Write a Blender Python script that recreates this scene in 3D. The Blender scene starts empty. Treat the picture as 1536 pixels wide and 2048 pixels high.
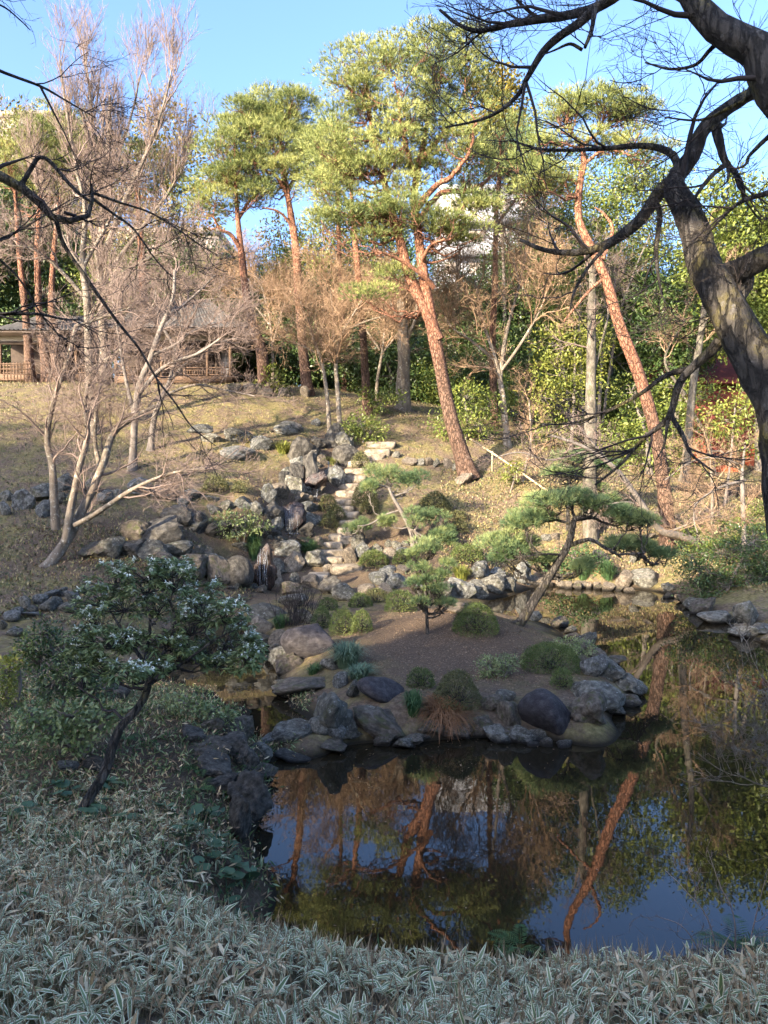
import bpy, math, random
import numpy as np
from mathutils import Vector

random.seed(7)
rng = np.random.default_rng(11)
S = bpy.context.scene
C = S.collection

# ------------------------------------------------------------------ camera
CAM_Z, F, PITCH = 4.0, 1500.0, math.atan(94 / 1500.0)
cd = bpy.data.cameras.new('camera')
cd.sensor_fit = 'VERTICAL'; cd.sensor_height = 36.0; cd.lens = F / 2048.0 * 36.0
cd.clip_start = 0.05; cd.clip_end = 3000
cam = bpy.data.objects.new('camera', cd); C.objects.link(cam)
cam.location = (0, 0, CAM_Z); cam.rotation_euler = (math.pi / 2 - PITCH, 0, 0)
S.camera = cam

# ------------------------------------------------------------------ sky and sun
SUN_AZ = (-0.68, -0.733)           # horizontal direction TOWARDS the sun
SUN_EL = math.radians(20)
w = bpy.data.worlds.new('World'); S.world = w; w.use_nodes = True
nt = w.node_tree; nt.nodes.clear()
sky = nt.nodes.new('ShaderNodeTexSky'); sky.sky_type = 'NISHITA'; sky.sun_disc = False
sky.sun_elevation = SUN_EL; sky.sun_rotation = math.atan2(SUN_AZ[0], SUN_AZ[1])
sky.altitude = 400; sky.air_density = 1.0; sky.dust_density = 6.0; sky.ozone_density = 5.0
bg = nt.nodes.new('ShaderNodeBackground'); bg.inputs['Strength'].default_value = 0.15
wo = nt.nodes.new('ShaderNodeOutputWorld')
tint = nt.nodes.new('ShaderNodeMix'); tint.data_type = 'RGBA'; tint.blend_type = 'MULTIPLY'; tint.inputs[0].default_value = 1.0
tint.inputs[7].default_value = (.96, .91, .93, 1)          # a clear winter blue
nt.links.new(sky.outputs[0], tint.inputs[6]); nt.links.new(tint.outputs[2], bg.inputs[0]); nt.links.new(bg.outputs[0], wo.inputs[0])
sl = bpy.data.lights.new('sun', 'SUN'); sl.energy = 4.2; sl.angle = math.radians(0.6); sl.color = (1.0, 0.83, 0.62)
sun = bpy.data.objects.new('sun', sl); C.objects.link(sun)
sdir = Vector((SUN_AZ[0] * math.cos(SUN_EL), SUN_AZ[1] * math.cos(SUN_EL), math.sin(SUN_EL)))
sun.rotation_euler = sdir.to_track_quat('Z', 'Y').to_euler(); sun.location = sdir * 80
S.view_settings.view_transform = 'Standard'; S.view_settings.look = 'None'
S.view_settings.exposure = 2.3; S.view_settings.gamma = 1.0; S.view_settings.use_curve_mapping = False
S.render.engine = 'CYCLES'
try:
    S.cycles.use_adaptive_sampling = True; S.cycles.adaptive_threshold = 0.02
    S.cycles.max_bounces = 6; S.cycles.diffuse_bounces = 3; S.cycles.glossy_bounces = 3
    S.cycles.transmission_bounces = 3; S.cycles.use_denoising = True
    S.cycles.caustics_reflective = False; S.cycles.caustics_refractive = False
except Exception:
    pass

# ------------------------------------------------------------------ where things stand
_fw = np.array([0, math.cos(PITCH), -math.sin(PITCH)]); _up = np.array([0, math.sin(PITCH), math.cos(PITCH)])
def ray(px, py):
    r = _fw + _up * ((1024 - py) / F); r = r + np.array([(px - 768) / F, 0, 0]); return r
def W(px, py, d):                       # the point d metres ahead seen at (px, py) of the photograph
    r = ray(px, py); return np.array([0, 0, CAM_Z]) + r * (d / r[1])
def Wz(px, py, z=0.0):
    r = ray(px, py); return np.array([0, 0, CAM_Z]) + r * ((z - CAM_Z) / r[2])
def nrm(v):
    return v / np.maximum(np.linalg.norm(v, axis=-1, keepdims=True), 1e-9)

# ------------------------------------------------------------------ mesh builder
class MB:
    def __init__(s): s.V = []; s.L = []; s.n = 0; s.M = []; s.R = []; s.K = []
    def add(s, v, f, mat=0, rnd=None):
        v = np.asarray(v, np.float32).reshape(-1, 3); f = np.asarray(f, np.int32)
        if len(f) == 0: return
        s.V.append(v); s.L.append((f + s.n).ravel()); s.K.append(np.full(len(f), f.shape[1], np.int32))
        s.M.append(np.broadcast_to(np.asarray(mat, np.int32), (len(f),)).copy())
        if rnd is None: rnd = np.zeros(len(v))
        s.R.append(np.broadcast_to(np.asarray(rnd, np.float32), (len(v),)).copy()); s.n += len(v)
    def mesh(s, name, mats, smooth=True):
        me = bpy.data.meshes.new(name)
        V = np.concatenate(s.V); L = np.concatenate(s.L); K = np.concatenate(s.K); M = np.concatenate(s.M)
        me.vertices.add(len(V)); me.vertices.foreach_set('co', V.ravel())
        me.loops.add(len(L)); me.loops.foreach_set('vertex_index', L)
        me.polygons.add(len(K)); me.polygons.foreach_set('loop_start', np.concatenate([[0], np.cumsum(K)[:-1]]).astype(np.int32))
        me.polygons.foreach_set('material_index', M)
        me.polygons.foreach_set('use_smooth', np.full(len(K), smooth))
        a = me.attributes.new('rnd', 'FLOAT', 'POINT'); a.data.foreach_set('value', np.concatenate(s.R))
        me.update(calc_edges=True)
        for m in (mats if isinstance(mats, (list, tuple)) else [mats]): me.materials.append(m)
        return me
    def build(s, name, mats, parent=None, smooth=True, loc=None):
        me = s.mesh(name, mats, smooth)
        if loc is None and parent is not None: loc = tuple(parent.location)
        if loc is not None:                           # vertices are in world space: move them to the object's own
            me.transform(__import__('mathutils').Matrix.Translation(-Vector(loc)))
        o = bpy.data.objects.new(name, me); C.objects.link(o)
        if parent is not None: o.parent = parent
        elif loc is not None: o.location = loc
        return o

def tag(o, label=None, cat=None, group=None, kind=None):
    if label: o['label'] = label
    if cat: o['category'] = cat
    if group: o['group'] = group
    if kind: o['kind'] = kind
    return o
def thing(name, label, cat, loc, group=None):
    o = bpy.data.objects.new(name, None); C.objects.link(o); o.location = tuple(float(q) for q in loc)
    o.empty_display_size = 0.3
    return tag(o, label, cat, group)
def dup(root, loc, rotz=0, sc=1.0, label=None, group=None):
    r = root.copy(); C.objects.link(r); r.location = tuple(loc); r.rotation_euler = (0, 0, rotz)
    r.scale = (sc, sc, sc) if np.isscalar(sc) else sc
    if label: r['label'] = label
    if group: r['group'] = group
    for ch in list(root.children):
        c = ch.copy(); C.objects.link(c); c.parent = r
        for g in ch.children:
            d = g.copy(); C.objects.link(d); d.parent = c
    return r

def tubes(mb, pts, rad, sides=3, mat=0, rnd=None, lump=0.0, cap=False):
    pts = np.asarray(pts, float); rad = np.asarray(rad, float)
    if pts.ndim == 2: pts = pts[None]; rad = rad[None]
    N, K, _ = pts.shape
    if N == 0: return
    tan = nrm(np.gradient(pts, axis=1)); mean = nrm(pts[:, -1] - pts[:, 0])
    ref = np.zeros((N, 3)); ref[np.arange(N), np.argmin(np.abs(mean), axis=1)] = 1
    a = nrm(np.cross(tan, ref[:, None, :])); b = np.cross(tan, a)
    th = np.linspace(0, 2 * np.pi, sides, endpoint=False)
    r = rad[:, :, None]
    if lump:
        ph = rng.uniform(0, 6.28, (N, 1, 1)); k = np.arange(K)[None, :, None]
        r = r * (1 + lump * (np.sin(th * 2 + ph + k * .35) * .5 + np.sin(th * 3 - ph * 2 + k * .8) * .4 + rng.normal(0, .35, (N, K, sides))))
    else: r = np.broadcast_to(r, (N, K, sides))
    v = pts[:, :, None, :] + r[..., None] * (np.cos(th)[None, None, :, None] * a[:, :, None, :] + np.sin(th)[None, None, :, None] * b[:, :, None, :])
    idx = np.arange(N * K * sides).reshape(N, K, sides)
    i0 = idx[:, :-1]; i1 = idx[:, 1:]
    f = np.stack([i0, np.roll(i0, -1, 2), np.roll(i1, -1, 2), i1], -1).reshape(-1, 4)
    if rnd is None: rr = np.repeat(rng.random(N), K * sides)
    elif np.ndim(rnd) == 0: rr = np.full(N * K * sides, rnd)
    else: rr = np.repeat(np.asarray(rnd, float).reshape(N, -1) * np.ones((N, K)), sides)
    base = mb.n
    mb.add(v.reshape(-1, 3), f, mat, rr)
    if cap:
        for n in range(N):
            for row in (idx[n, 0][::-1], idx[n, -1]):
                mb.L.append((row + base).astype(np.int32)); mb.K.append(np.array([sides], np.int32)); mb.M.append(np.array([mat], np.int32))

def smooth_line(P, R, K):
    P = np.asarray(P, float); R = np.asarray(R, float); n = len(P)
    if n == 2:
        t = np.linspace(0, 1, K)[:, None]; return P[0] * (1 - t) + P[1] * t, (R[0] * (1 - t) + R[1] * t)[:, 0]
    seg = np.linalg.norm(np.diff(P, axis=0), axis=1); s = np.concatenate([[0], np.cumsum(seg)])
    T = np.linspace(0, s[-1], K); Q = np.concatenate([[2 * P[0] - P[1]], P, [2 * P[-1] - P[-2]]])
    out = []
    for t in T:
        i = min(max(np.searchsorted(s, t) - 1, 0), n - 2); u = (t - s[i]) / max(seg[i], 1e-9)
        a, b, c, d = Q[i:i + 4]
        out.append(.5 * (2 * b + (c - a) * u + (2 * a - 5 * b + 4 * c - d) * u * u + (3 * b - a - 3 * c + d) * u ** 3))
    return np.array(out), np.interp(T, s, R)

def grow(st, dr, ln, r0, r1, K=5, wander=.25, trop=(0, 0, 0)):
    N = len(st); seg = ln / (K - 1); d = nrm(dr); P = [st]; p = st
    for k in range(K - 1):
        d = nrm(d + rng.normal(0, wander, (N, 3)) + np.asarray(trop)); p = p + d * seg[:, None]; P.append(p)
    t = np.linspace(0, 1, K)[None]
    return np.stack(P, 1), r0[:, None] * (1 - t) + r1[:, None] * t
def spawn(pts, rad, m, t0=.25, t1=1.0, ang=.9, flat=0.0, up=0.0):
    N, K, _ = pts.shape; n = N * m
    pi = np.repeat(np.arange(N), m); t = rng.uniform(t0, t1, n) * (K - 1); i = np.minimum(t.astype(int), K - 2); u = (t - i)[:, None]
    p = pts[pi, i] * (1 - u) + pts[pi, i + 1] * u; tan = nrm(pts[pi, i + 1] - pts[pi, i])
    rv = rng.normal(0, 1, (n, 3)); rv[:, 2] *= (1 - flat); rv = nrm(rv - tan * np.sum(rv * tan, 1, keepdims=True))
    an = ang * rng.uniform(.65, 1.25, n)[:, None]
    d = nrm(tan * np.cos(an) + rv * np.sin(an) + np.array([0, 0, up]))
    r = rad[pi, i] * (1 - u[:, 0]) + rad[pi, i + 1] * u[:, 0]
    return p, d, r, t / (K - 1)

def leaves(mb, c, d, ln, wd, mat=0, rnd=None, fold=.15, nrml=None):
    """pointed leaves: base at c, pointing along d"""
    n = len(c)
    if n == 0: return
    d = nrm(d); ln = np.broadcast_to(ln, (n,))[:, None]; wd = np.broadcast_to(wd, (n,))[:, None]
    q = rng.normal(0, 1, (n, 3)) if nrml is None else nrml + rng.normal(0, .35, (n, 3))
    s = nrm(np.cross(d, q)); u = np.cross(s, d)
    mid = c + d * ln * .48 + u * fold * wd
    v = np.stack([c, mid + s * wd * .5, c + d * ln - u * fold * wd, mid - s * wd * .5], 1).reshape(-1, 3)
    f = np.arange(4 * n).reshape(n, 4)
    if rnd is None: rnd = rng.random(n)
    mb.add(v, f, mat, np.repeat(np.broadcast_to(rnd, (n,)), 4))
def tufts(mb, c, d, m, ln, wd, spread=.8, mat=0, rnd=None):
    """needle tufts: m thin needles fanning from each c about d"""
    n = len(c)
    if n == 0: return
    d = nrm(np.repeat(d, m, 0) + rng.normal(0, spread * .5, (n * m, 3))); b = np.repeat(c, m, 0)
    L = np.repeat(np.broadcast_to(ln, (n,)), m)[:, None] * rng.uniform(.7, 1.15, (n * m, 1))
    s = nrm(np.cross(d, rng.normal(0, 1, (n * m, 3)))) * (wd * .5)
    v = np.stack([b - s, b + s, b + d * L], 1).reshape(-1, 3)
    if rnd is None: rnd = rng.random(n)
    mb.add(v, np.arange(3 * n * m).reshape(-1, 3), mat, np.repeat(np.repeat(np.broadcast_to(rnd, (n,)), m), 3))
def ball(n, r0=0.0, zmin=-1):
    v = nrm(rng.normal(0, 1, (n, 3))); v[:, 2] = np.where(v[:, 2] < zmin, -v[:, 2], v[:, 2])
    return v * (r0 + (1 - r0) * rng.random((n, 1)) ** .6)
def box(mb, x0, y0, z0, x1, y1, z1, mat=0, rnd=0.0):
    v = [(x0, y0, z0), (x1, y0, z0), (x1, y1, z0), (x0, y1, z0), (x0, y0, z1), (x1, y0, z1), (x1, y1, z1), (x0, y1, z1)]
    mb.add(v, [(0, 3, 2, 1), (4, 5, 6, 7), (0, 1, 5, 4), (1, 2, 6, 5), (2, 3, 7, 6), (3, 0, 4, 7)], mat, rnd)

# ------------------------------------------------------------------ materials
def mat(name, cols, rough=.8, scale=8.0, attr=0.0, obj_rnd=0.0, bump=0.0, bump_scale=30.0, trans=0.0, spec=.3, detail=6, stretch=(1, 1, 1), spots=None, wet=False, coord='Object', cracks=None, contrast=1.9):
    """cols: colour ramp stops; driven by noise, the per-vertex value rnd and the object's own random"""
    m = bpy.data.materials.new(name); m.use_nodes = True; t = m.node_tree; N = t.nodes; Lk = t.links; N.clear()
    out = N.new('ShaderNodeOutputMaterial'); p = N.new('ShaderNodeBsdfPrincipled')
    tc = N.new('ShaderNodeTexCoord'); mp = N.new('ShaderNodeMapping'); mp.inputs['Scale'].default_value = stretch
    Lk.new(tc.outputs[coord], mp.inputs[0])
    no = N.new('ShaderNodeTexNoise'); no.inputs['Scale'].default_value = scale; no.inputs['Detail'].default_value = detail; no.inputs['Roughness'].default_value = .65
    Lk.new(mp.outputs[0], no.inputs['Vector'])
    def math_(op, a, b):
        q = N.new('ShaderNodeMath'); q.operation = op
        for i, x in enumerate((a, b)):
            if isinstance(x, (int, float)): q.inputs[i].default_value = x
            else: Lk.new(x, q.inputs[i])
        return q.outputs[0]
    val = math_('MULTIPLY_ADD', no.outputs[0], 1.0)
    val.node.inputs[1].default_value = contrast; val.node.inputs[2].default_value = .5 - contrast / 2
    if attr:
        at = N.new('ShaderNodeAttribute'); at.attribute_name = 'rnd'
        val = math_('ADD', math_('MULTIPLY', val, 1 - attr), math_('MULTIPLY', at.outputs['Fac'], attr))
    if obj_rnd:
        oi = N.new('ShaderNodeObjectInfo')
        val = math_('ADD', val, math_('MULTIPLY', math_('SUBTRACT', oi.outputs['Random'], .5), obj_rnd))
    cr = N.new('ShaderNodeValToRGB'); e = cr.color_ramp.elements
    while len(e) < len(cols): e.new(.5)
    for i, c in enumerate(cols):
        e[i].position = i / (len(cols) - 1) * .8 + .1; e[i].color = (*c, 1)
    Lk.new(val, cr.inputs[0]); col = cr.outputs[0]
    def mix(fac, a, b):
        q = N.new('ShaderNodeMix'); q.data_type = 'RGBA'
        Lk.new(fac, q.inputs[0]); Lk.new(a, q.inputs[6]); q.inputs[7].default_value = (*b, 1); return q.outputs[2]
    def ramp(x, lo, hi):
        q = N.new('ShaderNodeMapRange'); q.inputs[1].default_value = lo; q.inputs[2].default_value = hi; Lk.new(x, q.inputs[0]); return q.outputs[0]
    if spots:
        for (c, sc, lo, hi) in spots:
            n2 = N.new('ShaderNodeTexNoise'); n2.inputs['Scale'].default_value = sc; n2.inputs['Detail'].default_value = 5; n2.inputs['Roughness'].default_value = .7
            Lk.new(tc.outputs[coord], n2.inputs['Vector']); col = mix(ramp(n2.outputs[0], lo, hi), col, c)
    rgh = rough; crk = None
    if cracks:                                         # (scale, width, colour, depth): plates split by dark joints
        wn = N.new('ShaderNodeMix'); wn.data_type = 'VECTOR'; wn.inputs[0].default_value = .12; Lk.new(mp.outputs[0], wn.inputs[4]); Lk.new(no.outputs[1], wn.inputs[5])
        vo = N.new('ShaderNodeTexVoronoi'); vo.feature = 'DISTANCE_TO_EDGE'; vo.inputs['Scale'].default_value = cracks[0]; Lk.new(wn.outputs[1], vo.inputs['Vector'])
        crk = ramp(vo.outputs['Distance'], 0, cracks[1])
        inv = math_('MULTIPLY', math_('SUBTRACT', 1.0, crk), cracks[3]); col = mix(inv, col, cracks[2])
    if wet:                                            # the wet, algae-dark rim a pond leaves on stone
        ge = N.new('ShaderNodeNewGeometry'); sx = N.new('ShaderNodeSeparateXYZ'); Lk.new(ge.outputs['Position'], sx.inputs[0])
        hz = math_('ADD', sx.outputs['Z'], math_('MULTIPLY', no.outputs[0], .1))
        col = mix(ramp(hz, .16, .08), col, (.018, .016, .013))
    Lk.new(col, p.inputs['Base Color']); p.inputs['Roughness'].default_value = rgh; p.inputs['Specular IOR Level'].default_value = spec
    if bump:
        nb = N.new('ShaderNodeTexNoise'); nb.inputs['Scale'].default_value = bump_scale; nb.inputs['Detail'].default_value = 6; nb.inputs['Roughness'].default_value = .7
        Lk.new(mp.outputs[0], nb.inputs['Vector'])
        bn = N.new('ShaderNodeBump'); bn.inputs['Strength'].default_value = bump; bn.inputs['Distance'].default_value = .05
        Lk.new(nb.outputs[0] if crk is None else math_('ADD', nb.outputs[0], math_('MULTIPLY', crk, 1.2)), bn.inputs['Height']); Lk.new(bn.outputs[0], p.inputs['Normal'])
    sh = p.outputs[0]
    if trans:
        tr = N.new('ShaderNodeBsdfTranslucent'); Lk.new(col, tr.inputs[0]); mx = N.new('ShaderNodeMixShader'); mx.inputs[0].default_value = trans
        Lk.new(p.outputs[0], mx.inputs[1]); Lk.new(tr.outputs[0], mx.inputs[2]); sh = mx.outputs[0]
    Lk.new(sh, out.inputs[0]); return m

M = {}
M['pine_bark'] = mat('pine_bark', [(.1, .075, .058), (.17, .1, .065), (.29, .13, .075), (.39, .185, .105)], attr=.68, scale=11, stretch=(1, 1, .4), bump=1.0, bump_scale=16, rough=.9, cracks=(13.0, .13, (.07, .038, .024), .5), spots=[((.24, .15, .11), 7, .52, .7)])
M['bark_pale'] = mat('bark_pale', [(.1, .083, .062), (.175, .145, .11), (.27, .23, .175)], scale=7, stretch=(1, 1, .4), bump=.7, rough=.9, spots=[((.42, .41, .35), 9, .56, .66), ((.08, .065, .045), 5, .56, .7)])
M['bark_grey'] = mat('bark_grey', [(.1, .085, .07), (.19, .165, .14), (.28, .25, .21)], scale=6, stretch=(1, 1, .4), bump=.8, rough=.9, attr=.25, spots=[((.07, .06, .05), 5, .55, .7)])
M['bark_dark'] = mat('bark_dark', [(.03, .027, .023), (.08, .071, .06), (.145, .13, .11)], scale=11, stretch=(1, 1, .3), cracks=(16.0, .14, (.025, .021, .018), .55), bump=1.0, bump_scale=26, rough=.9, spots=[((.16, .135, .045), 3.2, .54, .68), ((.19, .18, .165), 14, .6, .7)])
M['bark_mid'] = mat('bark_mid', [(.05, .045, .035), (.12, .105, .08), (.2, .18, .14)], scale=7, stretch=(1, 1, .5), bump=.8, rough=.9, contrast=2.6, spots=[((.3, .29, .24), 6, .6, .68), ((.1, .11, .05), 3, .55, .68)])
M['twig_dark'] = mat('twig_dark', [(.022, .018, .017), (.055, .044, .04)], attr=.7)
M['twig_grey'] = mat('twig_grey', [(.13, .095, .078), (.25, .19, .155)], attr=.7)
M['twig_tan'] = mat('twig_tan', [(.19, .125, .075), (.34, .23, .145)], attr=.7)
M['needle'] = mat('needle', [(.075, .11, .035), (.2, .235, .07), (.36, .37, .12)], attr=.75, scale=1.2, trans=.15, rough=.6)
M['needle_blue'] = mat('needle_blue', [(.045, .085, .04), (.125, .19, .08), (.28, .32, .12)], attr=.75, scale=1.5, trans=.15, rough=.6)
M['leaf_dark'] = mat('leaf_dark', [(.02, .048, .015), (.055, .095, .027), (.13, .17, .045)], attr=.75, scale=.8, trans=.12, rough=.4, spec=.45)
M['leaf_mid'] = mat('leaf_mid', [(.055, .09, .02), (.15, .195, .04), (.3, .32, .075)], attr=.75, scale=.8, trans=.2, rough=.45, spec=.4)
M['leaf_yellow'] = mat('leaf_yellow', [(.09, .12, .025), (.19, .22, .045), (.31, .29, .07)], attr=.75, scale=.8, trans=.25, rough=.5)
M['leaf_ochre'] = mat('leaf_ochre', [(.08, .085, .02), (.19, .165, .035), (.31, .23, .05)], attr=.75, scale=.8, trans=.2, rough=.5)
M['azalea'] = mat('azalea', [(.035, .06, .018), (.09, .125, .034), (.18, .2, .055)], attr=.75, obj_rnd=.25, scale=2, trans=.1, rough=.55)
M['azalea_brown'] = mat('azalea_brown', [(.045, .052, .02), (.095, .1, .036), (.17, .16, .06)], attr=.75, obj_rnd=.2, scale=2, rough=.6)
M['pieris'] = mat('pieris', [(.085, .125, .04), (.19, .24, .085), (.34, .38, .17)], attr=.8, scale=2, trans=.12, rough=.4, spec=.45)
M['flower'] = mat('flower', [(.65, .68, .56), (.85, .87, .76)], attr=.6, rough=.6)
M['fern'] = mat('fern', [(.035, .085, .03), (.09, .15, .05)], attr=.7, trans=.2)
M['sasa'] = mat('sasa', [(.11, .16, .06), (.19, .245, .1), (.3, .345, .165)], attr=.8, scale=3, rough=.45, trans=.12)
M['sasa_rim'] = mat('sasa_rim', [(.8, .72, .46), (.95, .87, .6)], attr=.8, rough=.5, trans=.12)
M['dry'] = mat('dry', [(.3, .2, .105), (.5, .37, .2), (.68, .54, .33)], attr=.85, rough=.8)
M['stem'] = mat('stem', [(.24, .16, .09), (.46, .34, .2)], attr=.85, rough=.8)
M['litter'] = mat('litter', [(.1, .06, .035), (.19, .125, .075), (.3, .22, .14)], attr=.9, rough=.9)
M['grass'] = mat('grass', [(.12, .115, .042), (.25, .22, .085), (.4, .33, .16)], attr=.8, scale=.5, rough=.8)
M['cover'] = mat('cover', [(.045, .07, .03), (.12, .125, .06), (.25, .21, .12)], attr=.8, scale=.5, rough=.7)
M['dead_fern'] = mat('dead_fern', [(.15, .07, .03), (.28, .14, .06)], attr=.8)
sp = [((.45, .46, .43), 5.0, .6, .68), ((.04, .035, .03), 2.2, .5, .66), ((.07, .075, .03), 1.3, .58, .7)]
M['rock_grey'] = mat('rock_grey', [(.052, .05, .04), (.12, .115, .092), (.225, .215, .175)], contrast=3.0, detail=12, scale=3.4, obj_rnd=.35, bump=1.0, bump_scale=9, rough=.85, spots=sp, wet=True)
M['rock_blue'] = mat('rock_blue', [(.05, .051, .046), (.115, .117, .105), (.225, .227, .205)], contrast=3.0, detail=12, scale=3.4, obj_rnd=.3, bump=1.0, bump_scale=9, rough=.8, spots=sp, wet=True)
M['rock_tan'] = mat('rock_tan', [(.07, .057, .042), (.155, .128, .094), (.26, .22, .163)], contrast=3.0, detail=12, scale=3.4, obj_rnd=.3, bump=1.0, bump_scale=9, rough=.85, spots=[((.07, .065, .05), 3.0, .55, .7)], wet=True)
M['rock_dark'] = mat('rock_dark', [(.03, .027, .022), (.065, .06, .05), (.13, .12, .1)], contrast=3.0, detail=12, scale=3.4, obj_rnd=.2, bump=1.0, bump_scale=9, rough=.75, spots=[((.3, .29, .28), 34.0, .67, .72)], wet=True)
M['rock_brown'] = mat('rock_brown', [(.045, .037, .028), (.1, .082, .062), (.17, .145, .115)], contrast=3.0, detail=12, scale=3.4, obj_rnd=.25, bump=.9, bump_scale=8, rough=.85, spots=[((.07, .075, .03), 2.5, .5, .66)], wet=True)
M['rock_wet'] = mat('rock_wet', [(.014, .011, .01), (.036, .027, .023), (.085, .05, .038)], scale=3, bump=.8, bump_scale=8, rough=.25, spec=.6)
M['step'] = mat('step', [(.1, .083, .06), (.24, .2, .145), (.38, .32, .24)], contrast=2.6, detail=10, scale=5, obj_rnd=.2, bump=.6, bump_scale=9, rough=.9)

ORD = ['leftmost', 'second from the left', 'third from the left', 'fourth from the left', 'fifth from the left', 'sixth from the left', 'seventh from the left', 'eighth from the left', 'ninth from the left', 'tenth from the left'] + ['%sth from left' % n for n in ('11', '12', '13', '14', '15', '16', '17', '18', '19', '20', '21', '22', '23', '24', '25', '26', '27', '28', '29', '30', '31', '32', '33', '34', '35', '36', '37', '38', '39', '40', '41', '42', '43', '44', '45', '46', '47', '48')]
M['rock_black'] = mat('rock_black', [(.018, .016, .017), (.04, .036, .038), (.075, .068, .068)], contrast=2.6, detail=12, scale=3.4, obj_rnd=.2, bump=.8, bump_scale=9, rough=.75, spots=[((.22, .21, .2), 30.0, .68, .72)], wet=True)
# ------------------------------------------------------------------ terrain: a height field through surveyed points
PT = [W(*q) for q in [
    # foreground bank and left bank
    (768, 2120, 3.0), (200, 2120, 3.0), (1400, 2120, 3.0), (300, 1960, 3.9), (768, 1990, 3.9), (1250, 2010, 3.9),
    (100, 1800, 5.0), (400, 1830, 4.9), (620, 1905, 4.7), (900, 1945, 4.6), (1200, 1955, 4.6), (1500, 1955, 4.6), (1900, 1955, 4.6),
    (160, 1640, 7.0), (0, 1660, 6.5), (300, 1720, 6.0), (420, 1700, 6.6), (-200, 1650, 6.5),
    (400, 1490, 9.0), (440, 1440, 9.9), (200, 1480, 9.0), (0, 1470, 9.0), (-250, 1450, 9), (300, 1425, 10.8), (150, 1400, 11.5), (0, 1380, 12),
    # far left bank, path and slope
    (30, 1300, 14), (120, 1260, 15.2), (-150, 1290, 14), (60, 1205, 16.5), (200, 1185, 17.5), (100, 1130, 19), (-150, 1120, 19), (250, 1140, 18.8), (330, 1180, 18.6),
    (300, 1070, 21.5), (200, 1050, 21.5), (0, 1050, 21.5), (380, 1060, 22), (430, 1130, 22.3),
    (50, 985, 24.5), (300, 990, 25), (420, 1000, 25.3), (-200, 985, 24), (500, 1000, 25.3), (150, 900, 29), (300, 850, 31.5), (450, 800, 34.5), (200, 790, 35), (0, 850, 30), (-200, 850, 30),
    (350, 772, 38), (550, 772, 38), (0, 770, 38), (-300, 770, 38), (100, 770, 38), (630, 790, 37), (450, 880, 30.4), (520, 930, 28.6),
    # waterfall and stair
    (500, 1195, 22.6), (545, 1185, 23.2), (580, 1080, 25.4), (640, 1168, 23.6), (675, 1110, 25.3), (690, 1060, 26.6), (700, 1000, 28.2), (706, 960, 29.4), (745, 905, 31), (670, 867, 32.5), (640, 940, 29.6), (800, 830, 35.2),
    # right of the stair
    (760, 1120, 24.7), (880, 1105, 24.4), (830, 1010, 27.5), (940, 955, 29.8), (800, 935, 30), (1000, 965, 29.2), (950, 1135, 23.7), (1000, 880, 33.5), (1100, 985, 28), (1200, 1090, 25.9),
    (1335, 1098, 25.6), (1260, 1165, 24.4), (1400, 1075, 27), (1520, 1060, 27), (1430, 1180, 22), (1530, 1180, 20.5), (1700, 1180, 21), (1650, 1265, 18.6),
    (1450, 940, 36), (1250, 925, 36), (1700, 940, 36), (1100, 860, 38),
    # island
    (850, 1375, 12.0), (1000, 1385, 12.0), (720, 1380, 12.0), (880, 1300, 14.4), (780, 1300, 14.4), (1040, 1300, 14.4), (820, 1235, 16.3), (700, 1270, 15.6), (1040, 1250, 17.0), (1120, 1340, 13.3), (1180, 1370, 12.4), (930, 1225, 16.9), (640, 1300, 14.2), (620, 1230, 18.2),
    (1090, 1400, 11.6), (600, 1190, 21)]]
# the water's edge (z = 0) and the bottom of the pond
PT += [Wz(x, y, 0.0) for x, y in [(545, 1565), (620, 1525), (700, 1492), (850, 1485), (1000, 1478), (1150, 1492), (1225, 1450), (1258, 1405), (1215, 1330), (1130, 1270), (1075, 1245),
    (1000, 1195), (1090, 1172), (1200, 1178), (1330, 1187), (1400, 1218), (1470, 1258), (1540, 1290), (1640, 1330), (545, 1318), (565, 1385), (500, 1262), (600, 1440), (520, 1492), (480, 1440), (380, 1372), (540, 1600), (500, 1690), (330, 1330), (420, 1250)]]
PT += [Wz(x, y, -.7) for x, y in [(700, 1620), (900, 1600), (1100, 1600), (1300, 1500), (1400, 1350), (1350, 1260), (1200, 1225), (1300, 1650), (1500, 1500), (1700, 1500), (1536, 1380), (900, 1760), (1200, 1760), (1500, 1760), (650, 1700), (1800, 1700), (600, 1640), (1320, 1400)]]
PT += [Wz(x, y, -.45) for x, y in [(440, 1395), (500, 1370), (400, 1330), (480, 1300), (470, 1215), (1130, 1215)]]
PT += [np.array(q, float) for q in [(-.9, 5.6, -.1), (.8, 5.3, -.1), (2, 5.2, -.1), (3.5, 5.2, -.1), (6, 5.2, -.1), (1.2, 6, -.6), (3, 6, -.6), (0, 0, 2.45), (-4, 0, 2.5), (4, 0, 2.5), (0, -4, 2.6), (-10, 0, 2.6), (10, 0, 2.5),
    (-10, -12, 3), (10, -12, 3), (-30, 0, 3.5), (-14, 12, 1.6), (-14, 20, 2.4), (-30, 20, 4), (-30, 40, 8.5), (-20, 46, 8.8), (0, 46, 8.0), (15, 46, 6), (30, 40, 4), (14, 10, .2), (16, 16, .3), (24, 22, 1.5), (22, 10, 1.2), (30, 0, 2), (14, 4, 1.0),
    (0, 70, 8), (40, 70, 5), (-40, 70, 9), (0, 110, 8), (70, 110, 5), (-70, 110, 9), (70, 30, 4), (70, -40, 3), (-70, 30, 6), (-70, -40, 4), (0, -50, 4)]]
PT = np.array(PT)
_c2 = .25
def _phi(a, b): return np.sqrt(((a[:, None, :] - b[None, :, :]) ** 2).sum(-1) + _c2)
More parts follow.
